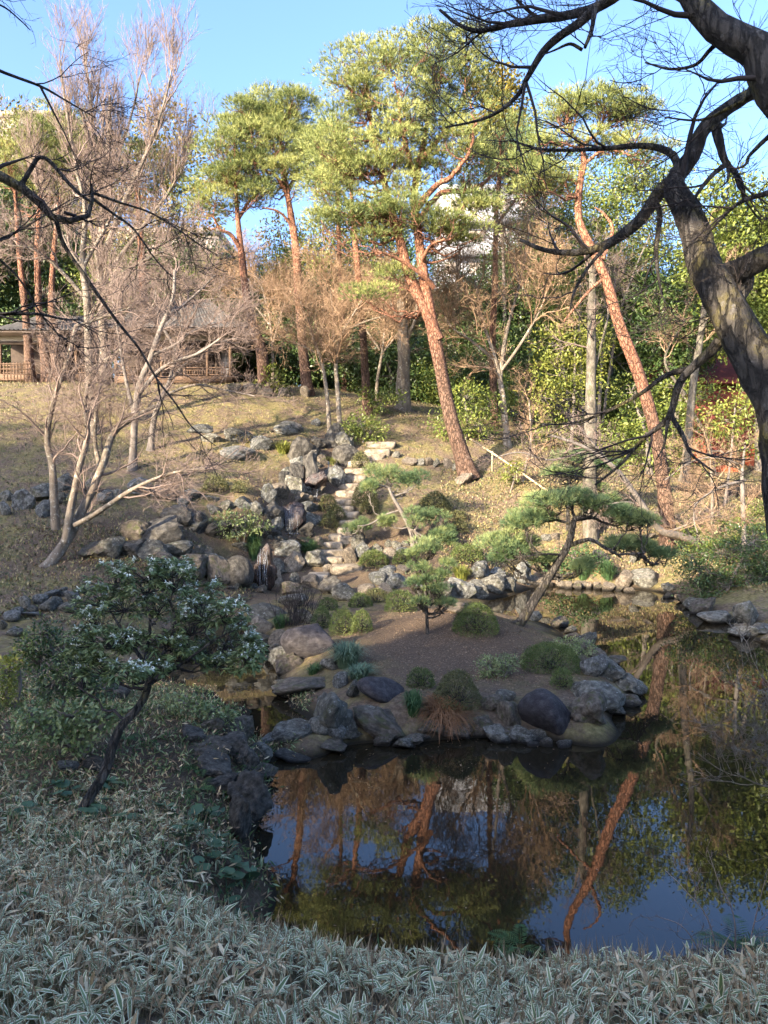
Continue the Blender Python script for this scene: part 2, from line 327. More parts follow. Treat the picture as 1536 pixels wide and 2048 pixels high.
_n = len(PT); _A = np.zeros((_n + 3, _n + 3)); _A[:_n, :_n] = _phi(PT[:, :2], PT[:, :2]) + np.eye(_n) * -.02
_P = np.c_[np.ones(_n), PT[:, :2]]; _A[:_n, _n:] = _P; _A[_n:, :_n] = _P.T
_w = np.linalg.solve(_A, np.r_[PT[:, 2], 0, 0, 0])
def hgt(x, y):
    x = np.atleast_1d(np.asarray(x, float)); y = np.atleast_1d(np.asarray(y, float)); sh = x.shape
    q = np.c_[x.ravel(), y.ravel()]; out = np.empty(len(q))
    for i in range(0, len(q), 20000):
        s = q[i:i + 20000]; out[i:i + 20000] = _phi(s, PT[:, :2]) @ _w[:_n] + np.c_[np.ones(len(s)), s] @ _w[_n:]
    X, Y = q[:, 0], q[:, 1]
    out += .035 * np.sin(X * 2.1 + np.sin(Y * 1.3) * 1.5) * np.sin(Y * 1.7 + 1) + .02 * np.sin(X * 5.3 + Y * 2.2) * np.sin(Y * 4.1 - X)
    return out.reshape(sh)
def ground(px, py, dmin=2.0, dmax=75.0):
    """the first place on the ground along the line of sight through (px, py)"""
    r = ray(px, py); d = np.geomspace(dmin, dmax, 900); P = np.array([0, 0, CAM_Z]) + r[None] * (d / r[1])[:, None]
    z = np.maximum(hgt(P[:, 0], P[:, 1]), -.02); k = np.nonzero(P[:, 2] <= z)[0]
    k = k[0] if len(k) else len(d) - 1
    return np.array([P[k, 0], P[k, 1], z[k]])
def graded(a, b, lo, hi, fine, coarse):
    mid = np.arange(lo, hi, fine); l = lo - np.cumsum(fine * 1.12 ** np.arange(1, 80)); r = hi - fine + np.cumsum(fine * 1.12 ** np.arange(1, 80))
    return np.concatenate([l[l > a][::-1], mid, r[r < b]])
gx = graded(-400, 400, -14, 14, .15, 5); gy = graded(-200, 400, 2.5, 34, .16, 5)
GX, GY = np.meshgrid(gx, gy); GZ = hgt(GX, GY)
far = np.clip((np.hypot(GX, GY - 25) - 70) / 60, 0, 1); GZ = GZ * (1 - far) + 6 * far
def island(x, y):
    """1 on the bare soil of the island"""
    c = W(880, 1310, 14.3); return np.clip(1.6 - np.hypot((x - c[0] - .25) / 2.7, (y - c[1] - .6) / 4.2) * 1.35, 0, 1)
CHAN = np.array([W(*q)[:2] for q in [(664, 925, 30.5), (625, 990, 28.2), (582, 1045, 26.2), (545, 1095, 24.7), (515, 1180, 22.8), (470, 1200, 21)]])
def dark_soil(x, y):  # soil colour darkened along the gully and around the stone banks
    """darker soil colour along the cascade and around the stone banks"""
    d2 = np.full(np.shape(x), 99.0)
    for a, b in zip(CHAN[:-1], CHAN[1:]):
        ab = b - a; t = np.clip(((x - a[0]) * ab[0] + (y - a[1]) * ab[1]) / (ab @ ab), 0, 1); d2 = np.minimum(d2, np.hypot(x - a[0] - t * ab[0], y - a[1] - t * ab[1]))
    o = np.clip(1.9 - d2 * 1.1, 0, 1)
    for px, py, dd, r in [(300, 1095, 20.8, 2.0), (400, 1080, 22, 1.8), (200, 1100, 20.5, 1.4), (440, 1520, 8.5, 1.3), (470, 1620, 7.6, 1.0), (520, 1760, 6.2, 1.2), (880, 1150, 23.8, 2.0), (760, 1130, 24.6, 1.6)]:
        c = W(px, py, dd); o = np.maximum(o, np.clip(1.8 - np.hypot(x - c[0], y - c[1]) / r, 0, .9))
    return o
gm = MB(); ny, nx = GX.shape; idx = np.arange(nx * ny).reshape(ny, nx)
gf = np.stack([idx[:-1, :-1], idx[:-1, 1:], idx[1:, 1:], idx[1:, :-1]], -1).reshape(-1, 4)
gm.add(np.stack([GX, GY, GZ], -1).reshape(-1, 3), gf, 0, np.maximum(island(GX, GY), dark_soil(GX, GY)).ravel())

def ground_mat():
    m = bpy.data.materials.new('ground'); m.use_nodes = True; t = m.node_tree; N = t.nodes; L = t.links; p = N['Principled BSDF']
    tc = N.new('ShaderNodeTexCoord')
    def noise(s, d=7, r=.68):
        n = N.new('ShaderNodeTexNoise'); n.inputs['Scale'].default_value = s; n.inputs['Detail'].default_value = d; n.inputs['Roughness'].default_value = r
        L.new(tc.outputs['Object'], n.inputs['Vector']); return n.outputs[0]
    def ramp(x, st):
        c = N.new('ShaderNodeValToRGB'); e = c.color_ramp.elements
        while len(e) < len(st): e.new(.5)
        for i, (q, k) in enumerate(st): e[i].position = q; e[i].color = (*k, 1)
        L.new(x, c.inputs[0]); return c.outputs[0]
    def mix(f, a, b):
        q = N.new('ShaderNodeMix'); q.data_type = 'RGBA'; L.new(f, q.inputs[0]); L.new(a, q.inputs[6]); L.new(b, q.inputs[7]); return q.outputs[2]
    grass = ramp(noise(9), [(.3, (.07, .06, .028)), (.45, (.16, .135, .058)), (.58, (.24, .2, .09)), (.75, (.38, .32, .17))])
    earth = ramp(noise(13), [(.3, (.07, .05, .035)), (.5, (.15, .11, .075)), (.72, (.27, .21, .15))])
    soil = ramp(noise(30, 8, .75), [(.3, (.045, .032, .022)), (.48, (.1, .072, .05)), (.6, (.165, .122, .085)), (.72, (.32, .25, .18))])
    patch = ramp(noise(1.1, 6, .75), [(.44, (0, 0, 0)), (.54, (1, 1, 1))])
    col = mix(patch, grass, earth)
    moss = N.new('ShaderNodeRGB'); moss.outputs[0].default_value = (.09, .1, .035, 1); col = mix(ramp(noise(2.3, 5, .7), [(.56, (0, 0, 0)), (.66, (.85, .85, .85))]), col, moss.outputs[0])
    at = N.new('ShaderNodeAttribute'); at.attribute_name = 'rnd'; col = mix(at.outputs['Fac'], col, soil)
    ge = N.new('ShaderNodeNewGeometry'); sx = N.new('ShaderNodeSeparateXYZ'); L.new(ge.outputs['Position'], sx.inputs[0])
    mr = N.new('ShaderNodeMapRange'); mr.inputs[1].default_value = .14; mr.inputs[2].default_value = .02; L.new(sx.outputs['Z'], mr.inputs[0])
    mud = N.new('ShaderNodeRGB'); mud.outputs[0].default_value = (.02, .017, .011, 1); col = mix(mr.outputs[0], col, mud.outputs[0])
    L.new(col, p.inputs['Base Color']); p.inputs['Roughness'].default_value = .95; p.inputs['Specular IOR Level'].default_value = .15
    b = N.new('ShaderNodeBump'); b.inputs['Strength'].default_value = .9; b.inputs['Distance'].default_value = .06; L.new(noise(24, 8, .75), b.inputs['Height']); L.new(b.outputs[0], p.inputs['Normal'])
    return m
tag(gm.build('ground', ground_mat()), 'leaf-strewn garden ground rising from the pond to the hill', kind='structure')

# ------------------------------------------------------------------ pond
def water_mat(name, base, bump, rough=.015, ior=1.5):
    m = bpy.data.materials.new(name); m.use_nodes = True; t = m.node_tree; N = t.nodes; L = t.links; p = N['Principled BSDF']
    p.inputs['Base Color'].default_value = (*base, 1); p.inputs['Roughness'].default_value = rough; p.inputs['IOR'].default_value = ior
    tc = N.new('ShaderNodeTexCoord'); n = N.new('ShaderNodeTexNoise'); n.inputs['Scale'].default_value = 2.2; n.inputs['Detail'].default_value = 3
    L.new(tc.outputs['Object'], n.inputs['Vector']); b = N.new('ShaderNodeBump'); b.inputs['Strength'].default_value = bump; b.inputs['Distance'].default_value = .02
    L.new(n.outputs[0], b.inputs['Height']); L.new(b.outputs[0], p.inputs['Normal']); return m
wm = MB(); wx = np.linspace(-16, 40, 57); wy = np.linspace(4.4, 27.5, 24); WX, WY = np.meshgrid(wx, wy); i2 = np.arange(WX.size).reshape(WX.shape)
wm.add(np.stack([WX, WY, WX * 0], -1).reshape(-1, 3), np.stack([i2[:-1, :-1], i2[:-1, 1:], i2[1:, 1:], i2[1:, :-1]], -1).reshape(-1, 4))
M['water'] = water_mat('pond_water', (.014, .011, .006), .05)
tag(wm.build('pond_water', M['water']), 'dark still pond water mirroring the trees', kind='structure')
# ------------------------------------------------------------------ tree builders
def line(pix, d0, d1=None):
    d1 = d0 if d1 is None else d1; n = len(pix)
    return np.array([W(x, y, d0 + (d1 - d0) * i / max(n - 1, 1)) for i, (x, y) in enumerate(pix)])
def limb(pix, d0, d1, r0, r1, K=28, P=None, wob=.0, foot=True, flare=1.5):
    p = line(pix, d0, d1) if P is None else np.asarray(P, float)
    if foot: p[0, 2] = min(p[0, 2], float(hgt(p[0, 0], p[0, 1])[0]) - .12)
    R = np.linspace(r0, r1, len(p)); q, r = smooth_line(p, R, K)
    if foot: r[:4] = r[:4] * np.array([flare, 1 + (flare - 1) * .5, 1 + (flare - 1) * .22, 1.04])
    if wob: q[1:-1] += rng.normal(0, wob, (K - 2, 3)) * np.linspace(.3, 1, K - 2)[:, None]
    return q, r
def near_limb(limbs, c, tmin=.35):
    """closest point of any limb to c, biased below it"""
    best = None
    for (q, r) in limbs:
        k0 = int(len(q) * tmin); v = q[k0:] - c; dd = np.linalg.norm(v * np.array([1, 1, 1.0]), axis=1) + np.maximum(v[:, 2], -.2) * .8
        i = int(np.argmin(dd))
        if best is None or dd[i] < best[0]: best = (dd[i], q[k0 + i], r[k0 + i])
    return best[1], best[2]
def to_limb(limbs, c, K=9, r1=.012, sag=.15, rk=.55, tmin=.35):
    s, r = near_limb(limbs, c, tmin); L = np.linalg.norm(c - s); t = np.linspace(0, 1, K)[:, None]
    q = s * (1 - t) + c * t; q[:, 2] -= np.sin(t[:, 0] * np.pi) * L * sag
    q[1:-1] += rng.normal(0, L * .035, (K - 2, 3)); ra = min(r * rk, .02 + L * .022)
    return q, np.linspace(ra, r1, K)
def limb_parts(root, limbs, m, sides=9, lump=.12, bark=None):
    for i, (q, r) in enumerate(limbs):
        mb = MB(); t = np.linspace(0, 1, len(q)) if bark is None else bark(q)
        tubes(mb, q, r, sides if i == 0 else max(6, sides - 2), 0, t[None], lump); mb.build('trunk' if i == 0 else 'limb', m, root)

def pine(label, trunks, lobes, d, dcrown=None, pad=(.95, .4), per=1.0, tuft=(110, 7), nl=.22, nw=.016, depth=1.0, mats=('pine_bark', 'needle'), group=None, bark_z=(3.5, 8), name='pine_tree', cat='pine', sides=11, flatpads=False, tmin=.35):
    """trunks: limb() results; lobes: (px, py, rx, ry, pads) of the crown"""
    base = trunks[0][0][0]; root = thing(name, label, cat, base + np.array([0, 0, .1]), group)
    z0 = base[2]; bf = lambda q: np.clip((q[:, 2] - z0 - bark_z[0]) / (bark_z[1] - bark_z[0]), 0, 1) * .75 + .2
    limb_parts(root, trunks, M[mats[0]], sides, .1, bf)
    dc = d if dcrown is None else dcrown; cen = []; siz = []
    for (px, py, rx, ry, n) in lobes:
        c = W(px, py, dc); sx = rx * dc / F; sz = ry * dc / F
        if flatpads:
            for _k in range(5):
                f_ = rng.uniform(.42, .7); o_ = rng.uniform(-1, 1, 3) * np.array([.62, .62, .5]) * (0 if _k == 0 else 1)
                cen.append((c + o_ * np.array([sx, sx * depth, sz * 1.2]))[None]); siz.append(np.array([[sx * f_, sx * depth * f_, sz * 1.35 * rng.uniform(.6, .9)]]))
        else:
            n = max(1, int(n * per)); o = ball(n, .35); p = c + o * np.array([sx, max(sx, .8) * depth, sz])
            cen.append(p); siz.append(np.repeat(np.array([[pad[0], pad[0], pad[1]]]), n, 0) * rng.uniform(.7, 1.25, (n, 1)))
    cen = np.concatenate(cen); siz = np.concatenate(siz)
    bm = MB(); ends = []
    for c, s in zip(cen, siz):
        q, r = to_limb(trunks, c - np.array([0, 0, s[2] * .6]), r1=.014, tmin=tmin); tubes(bm, q, r, 5, 0, .6); ends.append((q, r))
    E = np.array([e[0] for e in ends]); R = np.array([e[1] for e in ends])
    p, dr, r, _ = spawn(E, R, 7, .55, 1, .9, .5, .15); q, rr = grow(p, dr, rng.uniform(.5, 1.0, len(p)) * np.repeat(siz[:, 0], 7) * .9, np.full(len(p), .014), np.full(len(p), .005), 4, .2, (0, 0, .05)); tubes(bm, q, rr, 3, 0, .5)
    bm.build('branches', M[mats[0]], root)['kind'] = 'stuff'
    fm = MB(); m, k = tuft
    o = ball(m * len(cen), .45, -.45).reshape(len(cen), m, 3); c = cen[:, None, :] + o * siz[:, None, :]
    dd = nrm(o * np.array([1, 1, .6]) + np.array([0, 0, .55]))
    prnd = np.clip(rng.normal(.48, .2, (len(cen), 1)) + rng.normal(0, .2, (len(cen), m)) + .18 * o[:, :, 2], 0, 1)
    nw = nw * 1.3
    tufts(fm, c.reshape(-1, 3), dd.reshape(-1, 3), k, nl, nw, .9, 0, prnd.ravel())
    fm.build('crown', M[mats[1]], root)
    return root

def bare(label, limbs, n1=12, L1=1.6, L2=.8, L3=.4, m2=7, m3=6, ml=5, rt=.006, mats=('bark_grey', 'twig_grey'), up=.12, group=None, name='bare_tree', cat='tree', t0=.3, wander=.2, flat=.3, leaf=None, sides=9, ang=.8, slw=.009, lump=.1, trop=(0, 0, .03), L4=.22, low=None):
    base = limbs[0][0][0]; root = thing(name, label, cat, base + np.array([0, 0, .1]), group)
    limb_parts(root, limbs, M[mats[0]], sides, lump)
    tm = MB(); ii = [np.linspace(0, len(q) - 1, 24) for q, r in limbs]
    P = np.array([np.stack([np.interp(u, np.arange(len(q)), q[:, k]) for k in range(3)], 1) for u, (q, r) in zip(ii, limbs)]); R = np.array([np.interp(u, np.arange(len(r)), r) for u, (q, r) in zip(ii, limbs)])
    p, dr, r, t = spawn(P, R, n1, t0, 1, ang, flat, up); n = len(p)
    ll = np.linalg.norm(np.diff(P, axis=1), axis=2).sum(1); fs = np.repeat(np.clip(ll * (1 - t0) / (1.3 * L1), .12, 1), n1); keep = rng.random(n) < fs * 1.05
    p, dr, r, t, fs = p[keep], dr[keep], r[keep], t[keep], fs[keep]; n = len(p)
    q, rr = grow(p, dr, L1 * np.sqrt(fs) * rng.uniform(.5, 1.25, n), np.minimum(r * .6, .012 + .02 * L1), np.full(n, rt * 1.4), 8, wander, trop); tubes(tm, q, rr, 4, 0)
    p, dr, r, t = spawn(q, rr, m2, .15, 1, .8, flat, up); n = len(p)
    q2, r2 = grow(p, dr, L2 * rng.uniform(.5, 1.3, n), np.minimum(r * .7, rt * 2), np.full(n, rt), 6, wander, trop); tubes(tm, q2, r2, 3, 0)
    p, dr, r, t = spawn(q2, r2, m3, .15, 1, .8, flat, up); n = len(p)
    q3, r3 = grow(p, dr, L3 * rng.uniform(.5, 1.3, n), np.full(n, rt), np.full(n, rt * .6), 4, wander, trop); tubes(tm, q3, r3, 3, 0)
    p, dr, r, t = spawn(q3, r3, ml, .1, 1, .8, flat, up); n = len(p)
    leaves(tm, p, dr, L4 * rng.uniform(.6, 1.3, n), slw, 0)
    if leaf:
        mname, cnt, ls = leaf; k = rng.integers(0, n, cnt); leaves(tm, p[k], dr[k] + rng.normal(0, .6, (cnt, 3)), ls * rng.uniform(.6, 1.3, cnt), ls * .55, 1)
        tm.build('crown', [M[mats[1]], M[mname]], root)
    else: tm.build('crown', M[mats[1]], root)
    return root

def leafy(label, lobes, d, limbs=None, leaf='leaf_mid', ls=.16, n=260, k=14, sig=.22, group=None, name='evergreen_tree', cat='tree', trunk=None, depth=.9, barkm='bark_grey', aspect=.45, r0=.16, up=.25, shell=.55):
    """lobes: (px, py, rx, ry) of the crown; leaves gather in clusters on twigs through each lobe"""
    if d is None: C0 = np.array([l[:3] for l in lobes], float); RX = np.array([l[3] for l in lobes]); RZ = np.array([l[4] for l in lobes])
    else: C0 = np.array([W(l[0], l[1], d) for l in lobes]); RX = np.array([l[2] * d / F for l in lobes]); RZ = np.array([l[3] * d / F for l in lobes])
    if limbs is None:
        b = C0.mean(0) if trunk is None or d is None else W(trunk[0], trunk[1], d); gz = float(hgt(b[0], b[1])[0])
        top = C0[np.argmax(C0[:, 2])]; P = np.array([[b[0], b[1], gz - .1], [b[0] * .7 + top[0] * .3 + .1, b[1] * .7 + top[1] * .3, gz + (top[2] - gz) * .45], top])
        limbs = [limb(None, 0, 0, r0, .03, P=P)]
    base = limbs[0][0][0]; root = thing(name, label, cat, base + np.array([0, 0, .1]), group)
    limb_parts(root, limbs, M[barkm], 8)
    bm = MB(); fm = MB()
    for c, rx, rz in zip(C0, RX, RZ):
        N = max(8, int(n * rx * max(rz, .3) * .5)); o = ball(N, shell); p = c + o * np.array([rx, rx * depth, rz]) * rng.uniform(.8, 1.12, (N, 1))
        q, r = to_limb(limbs, c, r1=.02, tmin=.2); tubes(bm, q, r, 5)
        nb = max(4, N // 5); s = np.repeat(c[None], nb, 0) + ball(nb, .1) * np.array([rx, rx * depth, rz]) * .3; t = np.linspace(0, 1, 4)[None, :, None]
        qq = s[:, None] * (1 - t) + p[:nb][:, None] * t; qq[:, 1:3] += rng.normal(0, rx * .06, (nb, 2, 3)); tubes(bm, qq, np.linspace(.02, .006, 4)[None] * np.ones((nb, 1)), 3)
        cc = np.repeat(p, k, 0) + rng.normal(0, sig, (N * k, 3)) * np.array([1, 1, .7]); out = nrm(np.repeat(o, k, 0)) + rng.normal(0, .7, (N * k, 3)) + np.array([0, 0, up - .3])
        rn = np.clip(np.repeat(rng.normal(.5, .17, N), k) + rng.normal(0, .15, N * k), 0, 1)
        leaves(fm, cc, out, ls * rng.uniform(.6, 1.3, N * k), ls * aspect, 0, rn, nrml=np.repeat(nrm(o), k, 0) * .5 + np.array([0, 0, .5]))
    bm.build('branches', M[barkm], root)['kind'] = 'stuff'
    fm.build('crown', M[leaf], root)
    return root

# ------------------------------------------------------------------ the tall red pines
G1 = 'red pines on the hill'
d = 29.8
pine('tallest red pine, double orange trunk leaning left above the stone steps', [
    limb([(940, 958), (908, 860), (886, 760), (866, 660), (848, 560), (838, 480), (828, 400), (836, 340), (850, 270), (870, 170)], d, d + .5, .325, .07, 40),
    limb([(878, 680), (850, 620), (822, 560), (800, 480), (778, 405), (766, 350), (751, 292), (738, 214), (732, 130)], d + .1, d + .3, .24, .05, foot=False),
    limb([(830, 420), (868, 375), (905, 350), (940, 300), (950, 240)], d, d - 1.5, .14, .04, foot=False, wob=.04),
    limb([(838, 440), (880, 388), (935, 382), (985, 350), (1010, 300)], d, d + 1.5, .13, .04, foot=False, wob=.04),
    limb([(832, 360), (815, 300), (800, 230), (790, 150)], d, d - 1, .1, .03, foot=False, wob=.04),
    limb([(834, 330), (890, 260), (930, 190), (930, 110)], d, d + 1.5, .12, .03, foot=False, wob=.04),
    limb([(868, 575), (845, 550), (800, 520), (765, 505)], d, d - 1.2, .11, .04, foot=False),
    limb([(845, 520), (862, 490), (890, 478)], d, d - 1.4, .09, .03, foot=False)],
    [(735, 140, 70, 70, 16), (865, 115, 85, 60, 22), (700, 220, 55, 55, 10), (800, 210, 80, 60, 16), (925, 185, 65, 80, 16), (850, 285, 100, 45, 18), (955, 280, 60, 60, 10), (690, 310, 60, 45, 9), (735, 345, 60, 35, 7), (910, 340, 70, 30, 6),
     (700, 440, 68, 20, 12), (790, 428, 80, 20, 15), (890, 462, 72, 20, 14), (660, 380, 45, 25, 6), (790, 380, 40, 20, 4), (965, 400, 50, 22, 6), (770, 300, 60, 50, 10), (745, 482, 40, 14, 3), (735, 585, 28, 16, 3), (798, 545, 35, 12, 3)], d, pad=(.95, .36), tuft=(105, 7))
d = 36.5
pine('red pine behind the teahouse eave, crooked trunk bending right at its foot', [
    limb([(530, 752), (522, 700), (502, 640), (490, 570), (482, 500), (474, 420), (470, 340)], d, d, .3, .07, 34),
    limb([(482, 500), (462, 470), (440, 458), (425, 430)], d, d - 1, .12, .04, foot=False), limb([(476, 440), (500, 400), (530, 370)], d, d + 1, .1, .03, foot=False)],
    [(455, 335, 55, 45, 16), (500, 385, 60, 32, 12), (430, 410, 50, 25, 8), (470, 290, 60, 40, 14)], d, pad=(.95, .4))
d = 37
pine('straight red pine with a thick flat-topped green crown, right of the teahouse', [
    limb([(617, 800), (606, 700), (598, 600), (592, 500), (580, 420), (572, 370), (562, 300), (560, 240)], d, d, .27, .07, 36),
    limb([(578, 400), (555, 355), (530, 340), (505, 320)], d, d - 1, .11, .03, foot=False, wob=.04), limb([(575, 385), (595, 340), (608, 290)], d, d + 1, .11, .03, foot=False, wob=.04),
    limb([(590, 460), (560, 425), (525, 415)], d, d - .8, .08, .03, foot=False)],
    [(490, 250, 50, 35, 12), (550, 225, 60, 30, 14), (600, 240, 38, 34, 9), (525, 300, 75, 42, 18), (600, 310, 40, 36, 9), (555, 355, 60, 26, 9)], d, pad=(1.0, .45), tuft=(120, 7), nl=.28, mats=('pine_bark', 'needle'))
d = 35
pine('slender red pine with a bare orange trunk, third right of the teahouse', [
    limb([(735, 802), (728, 700), (720, 600), (712, 500), (704, 420), (702, 360), (690, 300)], d, d, .21, .06, 34), limb([(704, 420), (680, 380), (650, 370)], d, d - 1, .08, .03, foot=False)],
    [(655, 290, 50, 40, 10), (680, 335, 55, 28, 7), (640, 350, 36, 22, 4)], d, pad=(.9, .38))
d = 43
pine('thin red pine far behind the steps with forked dark limbs', [
    limb([(690, 800), (684, 640), (679, 520), (676, 400), (674, 360)], d, d, .2, .07, 30), limb([(677, 440), (650, 400), (640, 375)], d, d, .1, .03, foot=False)],
    [(640, 365, 40, 22, 6), (690, 355, 40, 20, 5)], d, pad=(1.1, .4))
d = 36
pine('thin rust-red pine standing among brown twigs right of the tallest pine', [
    limb([(992, 890), (987, 780), (985, 680), (990, 560), (992, 440), (1000, 350), (1015, 280)], d, d, .21, .06, 34), limb([(992, 450), (1030, 400), (1060, 350)], d, d + 1, .08, .03, foot=False), limb([(992, 420), (960, 370)], d, d - 1, .08, .03, foot=False)],
    [(1015, 300, 60, 55, 13), (970, 345, 55, 30, 7), (1045, 360, 60, 30, 8), (930, 400, 40, 18, 4), (1040, 430, 50, 22, 4)], d, pad=(1.0, .42), mats=('pine_bark', 'needle_blue'))
d = 25.6
pine('leaning orange red pine rising from the right pond bank', [
    limb([(1337, 1100), (1330, 1000), (1312, 870), (1278, 750), (1242, 660), (1212, 560), (1185, 500), (1158, 440), (1158, 380), (1168, 320), (1162, 282)], d, d, .255, .075, 40, flare=1.25),
    limb([(1205, 520), (1225, 462), (1210, 430), (1190, 415)], d, d + .5, .07, .03, foot=False), limb([(1162, 290), (1140, 262), (1135, 235)], d, d - 1, .07, .02, foot=False, wob=.03),
    limb([(1165, 290), (1195, 268), (1230, 240), (1270, 235)], d, d + 1, .07, .02, foot=False, wob=.03), limb([(1166, 330), (1210, 300), (1260, 310)], d, d - .8, .06, .02, foot=False, wob=.03),
    limb([(1165, 300), (1120, 285), (1080, 290)], d, d - .8, .05, .02, foot=False, wob=.03), limb([(1160, 370), (1120, 350), (1085, 372)], d, d + .8, .05, .02, foot=False, wob=.03),
    limb([(1210, 555), (1180, 580), (1150, 615), (1128, 642)], d, d - .4, .06, .03, foot=False)],
    [(1130, 225, 45, 28, 10), (1200, 215, 50, 30, 10), (1265, 235, 42, 26, 8), (1085, 290, 45, 18, 5), (1215, 285, 60, 20, 6), (1290, 300, 45, 20, 4), (1090, 370, 55, 22, 7), (1060, 340, 50, 18, 5)], d, pad=(.75, .3), tuft=(85, 7), nw=.014)
d = 41
for i, (lab, pts, r, lobes) in enumerate([
    ('pale orange pine trunk lit through the bare trees above the teahouse roof', [(290, 700), (286, 580), (281, 480), (276, 400), (270, 330)], .26, [(240, 380, 60, 30, 7), (300, 350, 60, 30, 7), (260, 310, 60, 30, 7)]),
    ('leaning dark red pine trunk left of the teahouse, nearest the photo edge', [(62, 735), (56, 680), (48, 600), (36, 480), (30, 380)], .26, [(20, 330, 60, 35, 9), (70, 390, 50, 25, 5)]),
    ('middle one of three red pine trunks left of the teahouse', [(98, 770), (88, 700), (78, 620), (75, 480), (85, 350)], .3, [(90, 310, 60, 35, 9), (130, 350, 60, 25, 6), (60, 270, 50, 25, 6)]),
    ('right one of three red pine trunks left of the teahouse', [(116, 750), (110, 680), (103, 600), (110, 480), (130, 330)], .27, [(150, 280, 70, 40, 11), (190, 330, 60, 30, 6), (120, 240, 50, 25, 5)])]):
    pine(lab, [limb(pts, d, d, r, .08, 30)], lobes, d, pad=(1.15, .45), tuft=(90, 7), nl=.26, nw=.02)

# ------------------------------------------------------------------ trained pines by the pond
d = 25.2
pine('garden pine with domed green pads and a bent trunk beside the steps', [
    limb([(826, 1095), (824, 1070), (812, 1040), (798, 1015), (786, 995), (778, 975)], d, d - .3, .09, .045, 24, flare=1.2),
    limb([(800, 1020), (770, 1030), (740, 1048), (715, 1052)], d, d - .4, .035, .015, foot=False), limb([(812, 1042), (850, 1030), (880, 1030)], d, d + .2, .035, .015, foot=False), limb([(778, 975), (760, 970), (745, 965)], d, d - .3, .04, .015, foot=False)],
    [(775, 952, 55, 20, 1), (820, 962, 40, 16, 1), (735, 975, 25, 12, 1), (850, 1040, 45, 18, 1), (880, 1070, 30, 14, 1), (715, 1055, 32, 13, 1), (770, 1045, 25, 10, 1), (915, 1150, 22, 10, 1), (890, 1090, 30, 12, 1)], d, tuft=(125, 8), nl=.15, nw=.009, mats=('bark_grey', 'needle_blue'), flatpads=True, name='trained_pine', bark_z=(-3, 3))
d = 17.0
pine('leaning garden pine arching over the water from the island', [
    limb([(1028, 1258), (1045, 1240), (1072, 1195), (1100, 1150), (1125, 1110), (1138, 1085), (1145, 1055), (1150, 1038), (1168, 1034)], d, d, .125, .05, 34, flare=1.6),
    limb([(1140, 1090), (1165, 1082), (1185, 1080), (1215, 1098), (1240, 1108), (1290, 1105)], d, d - .8, .055, .02, foot=False, wob=.01), limb([(1150, 1040), (1185, 1036), (1210, 1046), (1240, 1055)], d, d + .6, .045, .015, foot=False, wob=.01),
    limb([(1148, 1050), (1110, 1040), (1070, 1048), (1040, 1055)], d, d + .5, .04, .015, foot=False, wob=.01), limb([(1125, 1110), (1090, 1108), (1050, 1112)], d, d - .8, .03, .012, foot=False, wob=.01), limb([(1150, 1040), (1145, 1015), (1160, 985)], d, d + .3, .04, .015, foot=False)],
    [(1085, 1005, 55, 18, 1), (1140, 1000, 50, 16, 1), (1035, 1045, 45, 18, 1), (1000, 1085, 38, 22, 1), (1040, 1095, 45, 20, 1), (1075, 1035, 45, 14, 1), (1010, 1115, 30, 12, 1), (1085, 1120, 30, 10, 1), (1225, 1030, 42, 14, 1), (1265, 1045, 40, 16, 1), (1185, 1012, 34, 12, 1), (1290, 1095, 50, 14, 1), (1240, 1090, 36, 11, 1), (1320, 1110, 40, 13, 1), (1160, 1130, 30, 9, 1)], d, tuft=(110, 8), nl=.135, nw=.0085, mats=('bark_dark', 'needle_blue'), flatpads=True, name='trained_pine', bark_z=(-2, 5))
d = 15.3
pine('small young pine with a thin straight trunk in the middle of the island', [
    limb([(855, 1285), (854, 1240), (851, 1180), (853, 1140), (857, 1095)], d, d, .042, .018, 24, flare=1.6)],
    [(850, 1088, 34, 12, 1), (872, 1100, 28, 9, 1), (832, 1105, 22, 8, 1), (845, 1135, 30, 10, 1), (878, 1150, 26, 9, 1), (835, 1168, 28, 10, 1), (868, 1182, 30, 10, 1), (840, 1205, 30, 9, 1), (885, 1208, 24, 8, 1), (856, 1160, 26, 8, 1), (893, 1128, 18, 6, 1)], d, tuft=(42, 7), nl=.11, nw=.0065, mats=('bark_dark', 'needle_blue'), flatpads=True, name='trained_pine', bark_z=(-2, 5), tmin=.2)
d = 26.5
pine('small dark garden pine in front of the pale trunk on the right bank', [
    limb([(1137, 1010), (1136, 985), (1140, 950), (1150, 915)], d, d, .07, .03, 20), limb([(1140, 985), (1165, 1000), (1195, 1010)], d, d - .4, .03, .012, foot=False)],
    [(1120, 915, 40, 14, 1), (1170, 910, 42, 16, 1), (1200, 935, 36, 13, 1), (1110, 945, 34, 12, 1), (1155, 950, 40, 12, 1), (1215, 1000, 36, 12, 1), (1190, 975, 30, 10, 1)], d, tuft=(100, 8), nl=.14, nw=.009, mats=('bark_dark', 'needle_blue'), flatpads=True, name='trained_pine', bark_z=(-2, 5))
